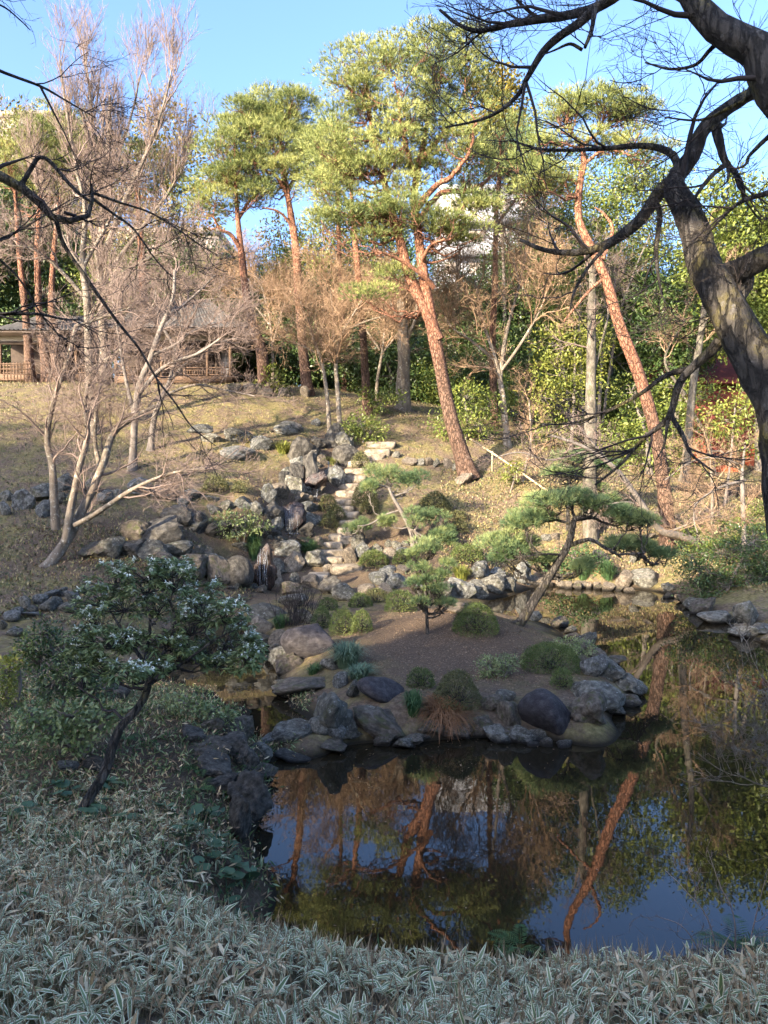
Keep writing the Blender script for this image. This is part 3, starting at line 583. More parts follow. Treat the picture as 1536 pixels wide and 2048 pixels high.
# ------------------------------------------------------------------ broadleaf evergreens
GB = 'evergreen trees behind the hill'
leafy('ochre-green evergreen tree rising behind the tallest pine, right of its crown', [(985, 170, 38, 45), (1010, 220, 48, 60), (1030, 300, 45, 60), (990, 280, 50, 60)], 44, leaf='leaf_ochre', ls=.3, n=70, k=16, sig=.3, trunk=(1010, 880))
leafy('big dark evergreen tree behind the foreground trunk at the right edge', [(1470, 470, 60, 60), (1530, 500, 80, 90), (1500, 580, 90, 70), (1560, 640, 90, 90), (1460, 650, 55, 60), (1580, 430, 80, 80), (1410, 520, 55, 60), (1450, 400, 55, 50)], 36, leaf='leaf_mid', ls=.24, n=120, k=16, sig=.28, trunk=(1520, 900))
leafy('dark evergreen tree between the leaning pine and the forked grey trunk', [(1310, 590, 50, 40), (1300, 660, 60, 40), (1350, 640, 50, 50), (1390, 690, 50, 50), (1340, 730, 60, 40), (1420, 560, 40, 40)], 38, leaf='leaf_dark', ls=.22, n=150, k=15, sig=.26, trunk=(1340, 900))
leafy('tall loose green tree with many upright stems left of the leaning pine', [(1120, 480, 50, 60), (1160, 560, 60, 60), (1090, 560, 50, 60), (1230, 540, 50, 50), (1250, 450, 50, 60), (1140, 640, 60, 40), (1200, 640, 50, 45), (1300, 480, 40, 50), (1110, 400, 50, 45), (1230, 390, 55, 40), (1075, 340, 45, 45), (1270, 350, 50, 40), (1330, 420, 45, 45), (1180, 440, 50, 45)], 40, leaf='leaf_mid', ls=.2, n=100, k=14, sig=.3,
      limbs=[limb([(1180, 900), (1176, 760), (1184, 600), (1190, 480)], 40, 40, .16, .04), limb([(1170, 900), (1160, 700), (1158, 560), (1120, 470)], 40, 39, .1, .03), limb([(1195, 900), (1205, 700), (1225, 560), (1250, 440)], 40, 41, .12, .03), limb([(1150, 900), (1125, 720), (1110, 600), (1090, 520)], 40, 41, .08, .03), limb([(1200, 880), (1235, 650), (1270, 540), (1300, 470)], 40, 39, .08, .03)])
leafy('tall airy green tree behind the leaning orange pine crown', [(1130, 340, 55, 45), (1200, 365, 55, 45), (1290, 345, 50, 45), (1240, 300, 50, 40), (1090, 420, 50, 50), (1340, 380, 45, 45), (1160, 430, 60, 45)], 45, leaf='leaf_mid', ls=.22, n=55, k=15, sig=.3, trunk=(1215, 900))
leafy('yellow-green sunlit bamboo-like tree in the middle of the right bank', [(1110, 690, 50, 40), (1150, 660, 50, 35), (1190, 690, 40, 40), (1120, 745, 55, 40), (1175, 740, 45, 40), (1085, 790, 40, 35), (1145, 790, 50, 35)], 33, leaf='leaf_yellow', ls=.17, n=95, k=14, sig=.22, trunk=(1140, 900), r0=.1)
leafy('green evergreen shrub lit by the sun behind the tallest pine foot', [(930, 800, 45, 40), (900, 850, 45, 35), (955, 850, 45, 35), (980, 810, 30, 30)], 33, leaf='leaf_mid', ls=.16, n=130, k=14, sig=.17, trunk=(930, 900), r0=.08, name='evergreen_shrub', cat='shrub')
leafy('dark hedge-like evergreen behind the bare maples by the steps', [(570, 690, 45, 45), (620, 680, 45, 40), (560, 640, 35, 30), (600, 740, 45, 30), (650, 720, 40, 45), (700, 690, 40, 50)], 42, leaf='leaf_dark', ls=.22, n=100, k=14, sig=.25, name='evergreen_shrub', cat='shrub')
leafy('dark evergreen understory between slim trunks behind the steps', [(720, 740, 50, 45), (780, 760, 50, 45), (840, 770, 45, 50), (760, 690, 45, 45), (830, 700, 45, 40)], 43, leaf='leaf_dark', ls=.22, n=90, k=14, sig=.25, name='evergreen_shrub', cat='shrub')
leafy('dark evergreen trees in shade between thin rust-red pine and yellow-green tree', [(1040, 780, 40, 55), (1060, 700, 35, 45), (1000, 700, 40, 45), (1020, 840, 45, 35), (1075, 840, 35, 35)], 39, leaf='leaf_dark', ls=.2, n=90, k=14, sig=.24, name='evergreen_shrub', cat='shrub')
leafy('bright yellow-green shrub on the terrace beside the teahouse', [(540, 755, 22, 20), (528, 775, 16, 14), (556, 772, 16, 14)], 36.5, leaf='leaf_yellow', ls=.2, n=260, k=10, sig=.12, trunk=(540, 790), r0=.05, name='evergreen_shrub', cat='shrub')
leafy('glossy green shrub at the foot of the double maple', [(720, 845, 30, 22), (745, 862, 30, 22), (705, 868, 22, 16)], 31.8, leaf='leaf_mid', ls=.13, n=330, k=12, sig=.13, trunk=(725, 885), r0=.05, name='evergreen_shrub', cat='shrub')
leafy('light green shrub between the bare trunks above the steps', [(765, 805, 30, 22), (740, 790, 22, 18), (785, 790, 20, 16)], 35, leaf='leaf_mid', ls=.14, n=260, k=12, sig=.14, trunk=(760, 825), r0=.05, name='evergreen_shrub', cat='shrub')
leafy('small yellow-leaved shrub beside the bamboo handrail', [(1020, 945, 20, 18), (1030, 930, 12, 12)], 28.5, leaf='leaf_yellow', ls=.12, n=420, k=10, sig=.1, trunk=(1020, 965), r0=.03, name='evergreen_shrub', cat='shrub')
leafy('low dark green undergrowth under the yellow-green tree', [(1110, 860, 45, 28), (1060, 880, 35, 25), (1180, 860, 50, 30), (1240, 870, 50, 35), (1150, 900, 50, 25)], 34, leaf='leaf_mid', ls=.15, n=130, k=13, sig=.17, name='evergreen_shrub', cat='shrub')
leafy('green thicket behind the leaning pine foot', [(1290, 830, 50, 40), (1260, 780, 45, 40), (1340, 850, 50, 40), (1300, 900, 50, 35), (1240, 930, 45, 35), (1370, 930, 50, 30)], 34, leaf='leaf_mid', ls=.16, n=110, k=13, sig=.18, name='evergreen_shrub', cat='shrub')
leafy('pale yellow-green shrub under the red roof at the right', [(1450, 845, 30, 30), (1470, 815, 26, 24), (1425, 825, 20, 20)], 30, leaf='leaf_yellow', ls=.16, n=200, k=10, sig=.14, trunk=(1450, 950), r0=.06, name='evergreen_shrub', cat='shrub')
leafy('green thicket in front of the red building at the right', [(1400, 790, 50, 35), (1360, 780, 50, 40), (1500, 800, 50, 40), (1390, 860, 45, 35), (1500, 880, 50, 40)], 35, leaf='leaf_mid', ls=.17, n=100, k=13, sig=.2, name='evergreen_shrub', cat='shrub')
leafy('dense dark green bush hanging over the water on the right bank', [(1400, 1140, 50, 35), (1450, 1110, 55, 40), (1500, 1090, 55, 50), (1440, 1170, 50, 30), (1500, 1160, 55, 40), (1375, 1110, 40, 30), (1545, 1120, 50, 60), (1400, 1180, 40, 20)], 21.5, leaf='leaf_dark', ls=.085, n=420, k=14, sig=.11, r0=.05, name='evergreen_shrub', cat='shrub')
leafy('mid green bush behind the hanging bush on the right bank', [(1440, 1060, 50, 28), (1500, 1040, 50, 30), (1550, 1030, 50, 50), (1400, 1080, 40, 22)], 24.5, leaf='leaf_mid', ls=.1, n=330, k=13, sig=.12, r0=.05, name='evergreen_shrub', cat='shrub')
leafy('fern-green bush on the far waterline under the arching pine', [(1150, 1115, 40, 24), (1190, 1130, 34, 20), (1120, 1140, 28, 16), (1210, 1150, 25, 14)], 24.8, leaf='fern', ls=.12, n=360, k=11, sig=.1, r0=.03, name='evergreen_shrub', cat='shrub')
# far left behind the bare trees
leafy('olive evergreen tree behind the bare fan tree at upper left', [(60, 330, 80, 60), (130, 300, 70, 60), (30, 420, 80, 60), (180, 380, 70, 60), (0, 260, 60, 60)], 54, leaf='leaf_ochre', ls=.34, n=26, k=15, sig=.4, trunk=(70, 700))
leafy('olive evergreen tree behind the bare fan tree, left of the flat-topped pine', [(330, 260, 60, 60), (370, 330, 60, 60), (300, 340, 60, 60), (400, 420, 60, 50), (330, 430, 70, 50), (230, 440, 70, 50)], 52, leaf='leaf_ochre', ls=.32, n=30, k=15, sig=.4, trunk=(340, 700))
leafy('hazy green tree behind the forked pine in the middle distance', [(640, 480, 50, 40), (600, 530, 50, 40), (560, 470, 45, 40), (680, 560, 50, 40), (540, 560, 50, 40)], 58, leaf='leaf_ochre', ls=.3, n=30, k=14, sig=.4, trunk=(620, 720))
leafy('hazy green tree under the low pine pads in the middle distance', [(760, 560, 50, 40), (790, 620, 55, 40), (720, 620, 50, 40), (750, 660, 60, 35)], 55, leaf='leaf_mid', ls=.28, n=35, k=14, sig=.4, trunk=(760, 720))
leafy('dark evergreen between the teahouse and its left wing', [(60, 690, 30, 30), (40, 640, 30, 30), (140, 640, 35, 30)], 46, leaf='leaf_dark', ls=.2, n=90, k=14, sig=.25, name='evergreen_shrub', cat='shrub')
# a wooded backdrop far behind, copied from two of kind
GW = 'far woodland trees along the top of the hill'
far1 = leafy('far woodland tree filling the gap behind the tallest pine', [(700, 560, 90, 70), (800, 560, 90, 70), (750, 480, 80, 60), (680, 650, 90, 60), (820, 650, 90, 60), (750, 700, 100, 50)], 60, leaf='leaf_dark', ls=.3, n=60, k=16, sig=.5, group=GW, trunk=(750, 740))
far2 = leafy('far brighter woodland tree behind the straight red pine', [(600, 580, 80, 70), (670, 600, 80, 60), (640, 520, 70, 60), (590, 680, 80, 50), (690, 680, 80, 50)], 58, leaf='leaf_mid', ls=.26, n=60, k=16, sig=.45, group=GW, trunk=(640, 740))
GH = 'dense bushes along the crest behind the trunks'
hed = leafy('dense dark green bush on the crest behind the straight red pine', [(600, 760, 55, 30), (640, 740, 50, 40), (570, 745, 45, 35), (610, 700, 45, 35), (660, 775, 40, 22)], 45, leaf='leaf_dark', ls=.18, n=160, k=15, sig=.22, group=GH, trunk=(610, 800), name='evergreen_shrub', cat='shrub')
hed2 = leafy('bright green bush on the crest behind the tallest pine', [(860, 790, 50, 28), (890, 770, 45, 35), (830, 780, 40, 30), (870, 740, 40, 30)], 43, leaf='leaf_mid', ls=.15, n=160, k=15, sig=.2, group=GH, trunk=(860, 820), name='evergreen_shrub', cat='shrub')
HG = sorted([(px, dd, sc, k) for px, dd, sc, k in [(500, 46, .9, 0), (545, 44, .8, 0), (680, 45, .9, 0), (730, 44, .95, 1), (775, 46, 1.1, 0), (820, 44, 1.0, 0), (920, 43, .9, 0), (965, 44, 1.1, 0), (1010, 42, .9, 1), (1055, 43, 1.1, 0), (1100, 42, 1.0, 1), (1145, 43, 1.1, 0), (1195, 42, 1.1, 1), (1240, 42, 1.1, 0), (1290, 41, 1.1, 1), (1340, 41, 1.1, 0), (1390, 40, 1.0, 1), (1530, 40, 1.1, 1), (1570, 40, 1.2, 0), (-60, 47, 1.0, 0), (10, 49, 1.0, 0)]])
for i, (px, dd, sc, k) in enumerate(HG):
    p = W(px, 800, dd); p[2] = float(hgt(p[0], p[1])[0]) - .15; dup(hed2 if k else hed, p, rng.uniform(0, 6), sc, f'{"bright" if k else "dense dark"} green bush on the crest behind the trunks, {ORD[i]}')
FAR = [(px, dd, sc, 0) for px, dd, sc in [(-250, 62, 1.15), (60, 66, 1.1), (210, 63, .9), (420, 62, .85), (560, 66, .9), (920, 64, .75), (1040, 60, .75), (1220, 58, .8), (1390, 56, .8), (1560, 50, .9), (1750, 46, .95), (1900, 42, 1.0), (-400, 52, 1.0)]]
FAR += [(px, dd, sc, k) for px, dd, sc, k in [(500, 49, .5, 0), (575, 51, .55, 1), (650, 48, .5, 0), (720, 50, .55, 0), (790, 48, .5, 0), (860, 49, .5, 1), (920, 47, .55, 0), (985, 47, .6, 0), (1045, 47, .75, 0), (1100, 48, .95, 1), (1165, 50, 1.0, 1), (1235, 48, .9, 1), (1300, 47, .75, 0), (1370, 46, .75, 1), (1440, 52, .85, 1), (1520, 50, .95, 0), (1590, 48, .95, 1), (20, 52, .9, 0), (110, 55, 1.0, 1), (250, 54, .85, 1), (340, 53, .75, 0), (420, 52, .7, 1), (-70, 50, .9, 1)]]
FAR.sort(key=lambda q: q[0])
for i, (px, dd, sc, k) in enumerate(FAR):
    p = W(px, 800, dd); p[2] = float(hgt(p[0], p[1])[0]) - .2; dup(far2 if k else far1, p, rng.uniform(0, 6), sc, f'{"brighter" if k else "dark"} far woodland tree behind the garden, {ORD[i]} along the hilltop')

# ------------------------------------------------------------------ bare trees on the hill
bare('tall bare fan-shaped tree at upper left with pale upright twigs', [
    limb([(212, 800), (205, 640), (200, 520), (205, 420), (215, 300), (220, 190)], 38, 38, .26, .05, 30),
    limb([(203, 560), (180, 440), (150, 320), (130, 200), (120, 120)], 38, 37, .14, .025, foot=False), limb([(203, 520), (250, 400), (300, 290), (330, 200), (345, 130)], 38, 37.5, .15, .025, foot=False),
    limb([(204, 480), (220, 360), (260, 240), (280, 150)], 38, 39, .12, .025, foot=False), limb([(204, 600), (140, 500), (90, 400), (60, 320)], 38, 39, .12, .025, foot=False), limb([(204, 560), (280, 460), (340, 380), (390, 290)], 38, 39, .13, .025, foot=False),
    limb([(206, 420), (190, 300), (180, 190), (170, 110)], 38, 39, .11, .025, foot=False)],
    n1=14, L1=2.6, L2=1.5, L3=.8, m2=7, m3=5, ml=3, L4=.45, rt=.009, slw=.014, up=.5, ang=.5, wander=.1, flat=.1, mats=('bark_pale', 'twig_grey'), trop=(0, 0, .12), t0=.25)
bare('pale-barked bare tree standing on the slope before the teahouse', [
    limb([(188, 880), (182, 800), (178, 700), (174, 600), (165, 520), (170, 420), (150, 330)], 30.5, 30.5, .24, .06, 30),
    limb([(176, 640), (230, 560), (290, 520), (360, 490)], 30.5, 29.5, .1, .03, foot=False), limb([(174, 600), (120, 540), (70, 500), (10, 490)], 30.5, 30, .1, .03, foot=False), limb([(182, 740), (240, 700), (290, 640), (330, 560)], 30.5, 31, .1, .03, foot=False), limb([(168, 530), (220, 440), (250, 380)], 30.5, 31, .09, .03, foot=False)],
    n1=14, L1=1.9, L2=1.1, L3=.55, m2=7, m3=6, ml=4, rt=.007, slw=.011, L4=.3, mats=('bark_pale', 'twig_grey'), flat=.4, up=.15)
bare('multi-stemmed maple with pale leaning stems on the left pond slope', [
    limb([(92, 1138), (130, 1085), (165, 1020), (205, 930), (225, 870), (260, 840), (310, 812)], 19, 20, .15, .05, 34),
    limb([(112, 1060), (108, 1000), (104, 930), (94, 880), (108, 800), (135, 720), (152, 650)], 19.6, 20, .12, .04, foot=False), limb([(130, 1085), (145, 1000), (160, 930), (175, 870), (170, 800), (185, 740)], 19, 19.5, .11, .035, foot=False),
    limb([(150, 1050), (180, 1035), (210, 1015), (255, 985), (300, 962), (350, 945), (410, 937)], 19, 18, .075, .03, foot=False), limb([(152, 652), (190, 640), (260, 615)], 20, 20, .05, .02, foot=False), limb([(200, 935), (190, 880), (195, 800), (215, 720)], 19.6, 20.5, .07, .03, foot=False)],
    n1=11, L1=1.3, L2=.85, L3=.5, m2=6, m3=6, ml=4, rt=.0045, slw=.007, mats=('bark_pale', 'twig_grey'), flat=.45, up=.12)
bare('grey spreading maple with long level branches in front of the teahouse', [
    limb([(262, 860), (275, 790), (300, 720), (320, 660), (345, 600), (350, 540)], 27, 27, .14, .05, 30),
    limb([(275, 790), (320, 740), (360, 720), (400, 705), (450, 670)], 27, 26, .09, .03, foot=False), limb([(305, 710), (350, 690), (390, 660), (460, 640)], 27, 27.5, .07, .025, foot=False), limb([(268, 830), (250, 750), (240, 690), (225, 600)], 27, 27, .08, .03, foot=False), limb([(330, 640), (390, 590), (430, 550)], 27, 28, .06, .02, foot=False)],
    n1=11, L1=1.35, L2=.8, L3=.5, m2=6, m3=5, ml=4, rt=.006, slw=.009, L4=.3, mats=('bark_grey', 'twig_grey'), flat=.55, up=.1)
bare('second grey maple on the slope with curved stems below the teahouse deck', [
    limb([(300, 880), (310, 830), (340, 760), (352, 700), (365, 650), (360, 590)], 29, 29, .12, .05, 28), limb([(340, 760), (380, 720), (420, 690), (480, 675)], 29, 28.5, .07, .025, foot=False), limb([(330, 790), (390, 770), (450, 780), (510, 792)], 29, 28, .06, .02, foot=False), limb([(352, 700), (320, 640), (310, 580)], 29, 29, .07, .02, foot=False)],
    n1=9, L1=1.2, L2=.7, L3=.45, m2=5, m3=5, ml=4, rt=.006, slw=.009, mats=('bark_grey', 'twig_grey'), flat=.55, up=.1)
for lab, limbs, mt in [
    ('tan-twigged double maple on the rock above the waterfall', [limb([(660, 868), (655, 800), (645, 730), (632, 690), (618, 650), (600, 600)], 32.4, 32.4, .1, .035, 28), limb([(681, 866), (676, 790), (672, 730), (680, 680), (700, 640), (725, 600)], 32.4, 32.4, .12, .035, foot=True), limb([(672, 730), (668, 680), (665, 620), (660, 570)], 32.4, 33, .06, .02, foot=False), limb([(640, 710), (600, 690), (565, 680)], 32.4, 32, .05, .02, foot=False), limb([(690, 660), (740, 640), (780, 630)], 32.4, 32, .05, .02, foot=False)], 'twig_tan'),
    ('bare tan tree with level twigs just right of the teahouse roof', [limb([(545, 790), (546, 720), (540, 640), (525, 580), (505, 540)], 41, 41, .1, .03, 26), limb([(545, 690), (565, 620), (580, 570)], 41, 41, .07, .02, foot=False), limb([(540, 650), (490, 590), (440, 560)], 41, 42, .06, .02, foot=False)], 'twig_tan'),
    ('bare brown tree filling the gap left of the tallest pine', [limb([(752, 815), (755, 760), (765, 700), (770, 640), (765, 580)], 38, 38, .1, .03, 26), limb([(762, 710), (800, 660), (820, 610)], 38, 38, .06, .02, foot=False), limb([(760, 700), (720, 640), (700, 590)], 38, 38.5, .06, .02, foot=False)], 'twig_tan')]:
    bare(lab, limbs, n1=17, L1=1.7, L2=.9, L3=.5, m2=7, m3=6, ml=5, rt=.006, slw=.012, L4=.3, mats=('bark_pale', mt), flat=.55, up=.12, leaf=('dry', 1500, .05), t0=.45)
bare('crooked brown tree with a broad tan twig crown right of the tallest pine', [
    limb([(1015, 888), (1008, 820), (1000, 760), (985, 700), (965, 640), (950, 560)], 33, 33, .17, .04, 32), limb([(1000, 760), (1010, 680), (1030, 600), (1050, 520), (1060, 450)], 33, 33.5, .1, .03, foot=False),
    limb([(990, 720), (940, 680), (900, 650), (880, 600)], 33, 32.5, .08, .025, foot=False), limb([(1004, 740), (1040, 690), (1080, 620), (1100, 560)], 33, 32, .08, .025, foot=False), limb([(960, 630), (920, 560), (910, 500)], 33, 34, .06, .02, foot=False), limb([(1040, 570), (1020, 500), (1000, 430)], 33, 34, .06, .02, foot=False)],
    n1=15, L1=2.0, L2=1.1, L3=.6, m2=6, m3=5, ml=4, rt=.007, slw=.013, L4=.36, mats=('bark_pale', 'twig_tan'), flat=.3, up=.15, leaf=('dry', 2500, .055), t0=.4)
bare('stout pale trunk with a broken crown behind the double maple', [
    limb([(806, 838), (806, 780), (808, 720), (806, 660), (802, 600)], 36.5, 36.5, .42, .2, 24), limb([(806, 690), (830, 640), (835, 580)], 36.5, 36.5, .13, .03, foot=False), limb([(804, 650), (780, 600), (770, 560)], 36.5, 36, .1, .03, foot=False)],
    n1=8, L1=1.5, L2=.8, L3=.45, m2=5, m3=5, ml=4, mats=('bark_pale', 'twig_tan'), rt=.006, slw=.012, L4=.3, t0=.6)
bare('tall pale lichen-spotted trunk standing near the right pond bank', [
    limb([(1181, 1092), (1180, 1000), (1180, 900), (1182, 760), (1184, 620), (1186, 520)], 26.3, 26.3, .3, .1, 30, flare=1.1), limb([(1182, 760), (1210, 660), (1230, 560)], 26.3, 26.8, .07, .02, foot=False)],
    n1=8, L1=1.2, L2=.7, L3=.4, m2=5, m3=5, ml=4, mats=('bark_mid', 'twig_grey'), rt=.005, t0=.55)
bare('grey tree leaning far to the left over the right bank', [
    limb([(1420, 1122), (1400, 1090), (1362, 1072), (1320, 1060), (1285, 1010), (1250, 960), (1222, 930), (1170, 895), (1100, 870)], 25.0, 23, .15, .04, 34, flare=1.2),
    limb([(1300, 1030), (1260, 1005), (1200, 1012), (1160, 1020)], 24.5, 23.5, .04, .015, foot=False), limb([(1240, 950), (1180, 880), (1140, 830)], 24, 23.5, .05, .015, foot=False), limb([(1180, 900), (1100, 920), (1040, 905), (990, 915)], 23.4, 22.8, .04, .015, foot=False), limb([(1335, 1065), (1400, 1040), (1440, 1030)], 24.7, 24, .04, .015, foot=False)],
    n1=8, L1=.9, L2=.5, L3=.3, m2=5, m3=4, ml=3, rt=.004, slw=.008, mats=('bark_grey', 'twig_grey'), flat=.6, up=.08, trop=(0, 0, -.02))
bare('forked pale grey trunk behind the dark fence at the right', [
    limb([(1370, 920), (1385, 780), (1400, 680), (1410, 590), (1405, 500)], 33, 33, .2, .08, 28), limb([(1405, 650), (1440, 600), (1460, 540)], 33, 33, .1, .03, foot=False), limb([(1370, 790), (1330, 720), (1370, 640)], 33, 32.5, .08, .03, foot=False)],
    n1=8, L1=1.3, L2=.8, L3=.4, m2=5, m3=5, ml=4, mats=('bark_mid', 'twig_tan'), rt=.006, t0=.5)
bare('thin bare maple with drooping pale branches beside the dark fence', [
    limb([(1492, 1075), (1486, 1010), (1484, 950), (1490, 890)], 23.5, 23.5, .09, .03, 24), limb([(1490, 960), (1440, 975), (1400, 1000), (1385, 1020)], 23.5, 22.5, .05, .02, foot=False), limb([(1486, 930), (1430, 915), (1380, 925), (1330, 960)], 23.5, 22.5, .04, .015, foot=False), limb([(1390, 1005), (1388, 1040), (1395, 1065)], 22.6, 22.6, .03, .015, foot=False)],
    n1=9, L1=.9, L2=.5, L3=.3, m2=5, m3=5, ml=3, mats=('bark_grey', 'twig_tan'), rt=.004, slw=.007, flat=.5, up=.05, t0=.3)
for lab, pts, dd in [('slim pale trunk beside the dark fence, nearer the leaning pine', [(1425, 1070), (1424, 980), (1420, 900)], 27), ('slim brown trunk in the thicket right of the bamboo handrail', [(1040, 1000), (1052, 930), (1062, 880), (1058, 800)], 29), ('slim trunk rising from the shrubs behind the yellow-green tree', [(1060, 900), (1066, 820), (1070, 740)], 35)]:
    bare(lab, [limb(pts, dd, dd, .07, .03, 20)], n1=9, L1=1.0, L2=.6, L3=.35, m2=5, m3=5, ml=4, rt=.005, mats=('bark_pale', 'twig_tan'))

# ------------------------------------------------------------------ unseen evergreens added behind the camera to keep the near bank in shade
_keep = rng; rng = np.random.default_rng(5)
def at_su(s, u): return np.array([-SUN_AZ[0] * s - SUN_AZ[1] * u, -SUN_AZ[1] * s + SUN_AZ[0] * u])
GS = 'unseen evergreen trees added to shade the near bank'
def shade_tree(x, y, top, r, label, n=10):
    gz = float(hgt(x, y)[0]); hh = top - gz; lo = []
    for k in range(9): a = rng.uniform(0, 6.28); f_ = rng.uniform(.15, .88); rr = r * (.75 - .45 * f_) ; lo.append((x + math.cos(a) * rr, y + math.sin(a) * rr, gz + hh * f_, r * rng.uniform(.5, .7), hh * .13))
    lo.append((x, y, top - hh * .12, r * .5, hh * .12)); return leafy(label, lo, None, leaf='leaf_dark', ls=.55, n=n, k=14, sig=.45, aspect=.6, group=GS)
b_ = at_su(-25, 0); base_tree = shade_tree(b_[0], b_[1], 12.8, 3.0, 'dense unseen evergreen tree added to shade the near bank', 16); z_b = float(base_tree.location[2]); h_b = 12.8 - z_b
spots_ = [(u, 12.8) for u in np.arange(12, -3, -2.9)] + [(-4.4, 15.0), (-6.4, 15.2), (-8.7, 15.2), (-13.4, 15.2), (-15.6, 14.9), (-18.6, 14.9), (-21.0, 16.5), (-23.2, 18.6), (-25.2, 17.2), (-27.6, 19.8), (-30, 19.0), (-32.4, 18), (-35, 19), (-38, 18)]  # tops and gaps of the added trees set for the wanted shade and sun streak
spots_ = [(-25, u, t) for u, t in spots_] + [(-28.5, u, 13.0) for u in np.arange(13, -20, -2.6)]
for i, (s0, u, top) in enumerate(spots_):
    if s0 == -25 and abs(u) < .9: continue
    x, y = at_su(s0 + rng.normal(0, .3), u); gz = float(hgt(x, y)[0]); sc = (top + rng.normal(0, .15) - gz) / h_b; dup(base_tree, (x, y, gz + .1), rng.uniform(0, 6.28), (.8, .8, sc))
x, y = at_su(-8, -1.2); gz = float(hgt(x, y)[0]); leafy('tall unseen evergreen tree added near the camera to shade the maple', [(x - SUN_AZ[1] * dx, y + SUN_AZ[0] * dx, z, r, 1.1) for dx, z, r in [(-3, 11.5, 1.7), (-1.4, 11.4, 1.6), (.2, 11.4, 1.6), (1.8, 11.5, 1.6), (3.4, 11.8, 1.8), (-2.2, 13.2, 1.8), (.4, 13.4, 2), (2.6, 13.2, 1.8), (-2.6, 8.2, 1.6), (-.6, 8.1, 1.6), (1.4, 8.2, 1.6), (0, 6, 1.8), (-5.4, 9.9, 1.5), (-5.6, 11.6, 1.5)]], None, leaf='leaf_dark', ls=.5, n=42, k=14, sig=.4, aspect=.6, group=GS)  # added out of view; lobes and gap shaped for the maple's shade and lit patch
rng = _keep
# ------------------------------------------------------------------ stones
def ico(sub=3):
    import bmesh
    bm = bmesh.new(); bmesh.ops.create_icosphere(bm, subdivisions=sub, radius=1)
    v = np.array([q.co[:] for q in bm.verts]); f = np.array([[q.index for q in p.verts] for p in bm.faces]); bm.free(); return v, f
ICO = {s: ico(s) for s in (2, 3, 4)}
def stone_verts(v, k=11, sharp=14, flat=.0, rough=.05):
    n = nrm(rng.normal(0, 1, (k, 3))); dd = rng.uniform(.38, .95, k); c = np.maximum(v @ n.T, 1e-3)
    r = 1 / (np.sum((c / dd) ** sharp, 1) + 1) ** (1 / sharp); q = v * r[:, None]
    for s, a in ((2.3, rough * 1.6), (5.1, rough), (11, rough * .55), (19, rough * .3)):
        w_ = rng.normal(0, 1, (5, 3)) * s * .6; ph = rng.uniform(0, 6.28, 5); q = q * (1 + a * np.sin(v @ w_.T + ph).sum(1, keepdims=True) * .45)
    for s, a in ((2.6, 1.0), (5.5, .6), (11, .35)):     # creases
        w_ = rng.normal(0, 1, (4, 3)) * s * .6; q = q * (1 - rough * a * 1.5 * (1 - np.abs(np.sin(v @ w_.T + rng.uniform(0, 6, 4)))).clip(.55, 1).sum(1, keepdims=True) * .45)
    for s in (3.2, 6.5):                                # broken ledges
        w_ = rng.normal(0, 1, 3) * s; t_ = v @ w_; q = q * (1 - rough * .9 * np.clip(np.abs(((t_ / 2 + rng.random()) % 1) - .5) * 5 - 1.6, 0, 1)[:, None])
    q = (q - (q.max(0) + q.min(0)) / 2) / ((q.max(0) - q.min(0)) / 2); return q
SHAPES = {}
def stone_mesh(kind, m):
    """a pool of stone shapes per kind; the large ones get a mesh of their own"""
    v, f = ICO[3]
    k, sh, ro = {'angular': (9, 70, .04), 'round': (8, 7, .025), 'flat': (10, 26, .035), 'craggy': (12, 50, .09)}[kind]
    key = (kind, m); L = SHAPES.setdefault(key, [])
    if len(L) < 7:
        mb = MB(); mb.add(stone_verts(v, k, sh, rough=ro), f, 0, rng.random(len(v))); L.append(mb.mesh('stone', M[m], smooth=kind in ('round', 'flat'))); return L[-1]
    return L[rng.integers(0, 7)]
MOSS = 0
def stone(box_, kind, m, label, group=None, dep=None, tilt=.15, name='boulder', big=False, lift=0.0, cat='rock', dfix=None, sink=.12):
    x0, y0, x1, y1 = box_; cx = (x0 + x1) / 2
    P = ground(cx, y1 - 1) if dfix is None else W(cx, y1, dfix); d = P[1]
    wd = (x1 - x0) * d / F; hh = (y1 - y0) * d / F; dp = wd * (rng.uniform(.65, .95) if dep is None else dep)
    h = max(.45 * hh, hh - dp * .75 * (CAM_Z - P[2]) / d); h *= 1 + sink
    if big:
        v, f = ICO[4]; k, sh, ro = {'angular': (9, 80, .04), 'round': (8, 6, .02), 'flat': (11, 30, .035), 'craggy': (13, 50, .1)}[kind]
        mb = MB(); mb.add(stone_verts(v, k, sh, rough=ro), f, 0, rng.random(len(v))); me = mb.mesh('stone', M[m], smooth=True)
    else: me = stone_mesh(kind, m)
    o = bpy.data.objects.new(name, me); C.objects.link(o)
    o.location = (P[0], P[1] + dp * .45, P[2] + h * .5 - h * sink + lift); o.scale = (wd * .56, dp * .58, h * .56)
    if kind == 'craggy': tilt = .4
    o.rotation_euler = (rng.normal(0, tilt * .5), rng.normal(0, tilt * .5), rng.choice([0, math.pi]) + rng.normal(0, .12))
    return tag(o, label, cat, group)
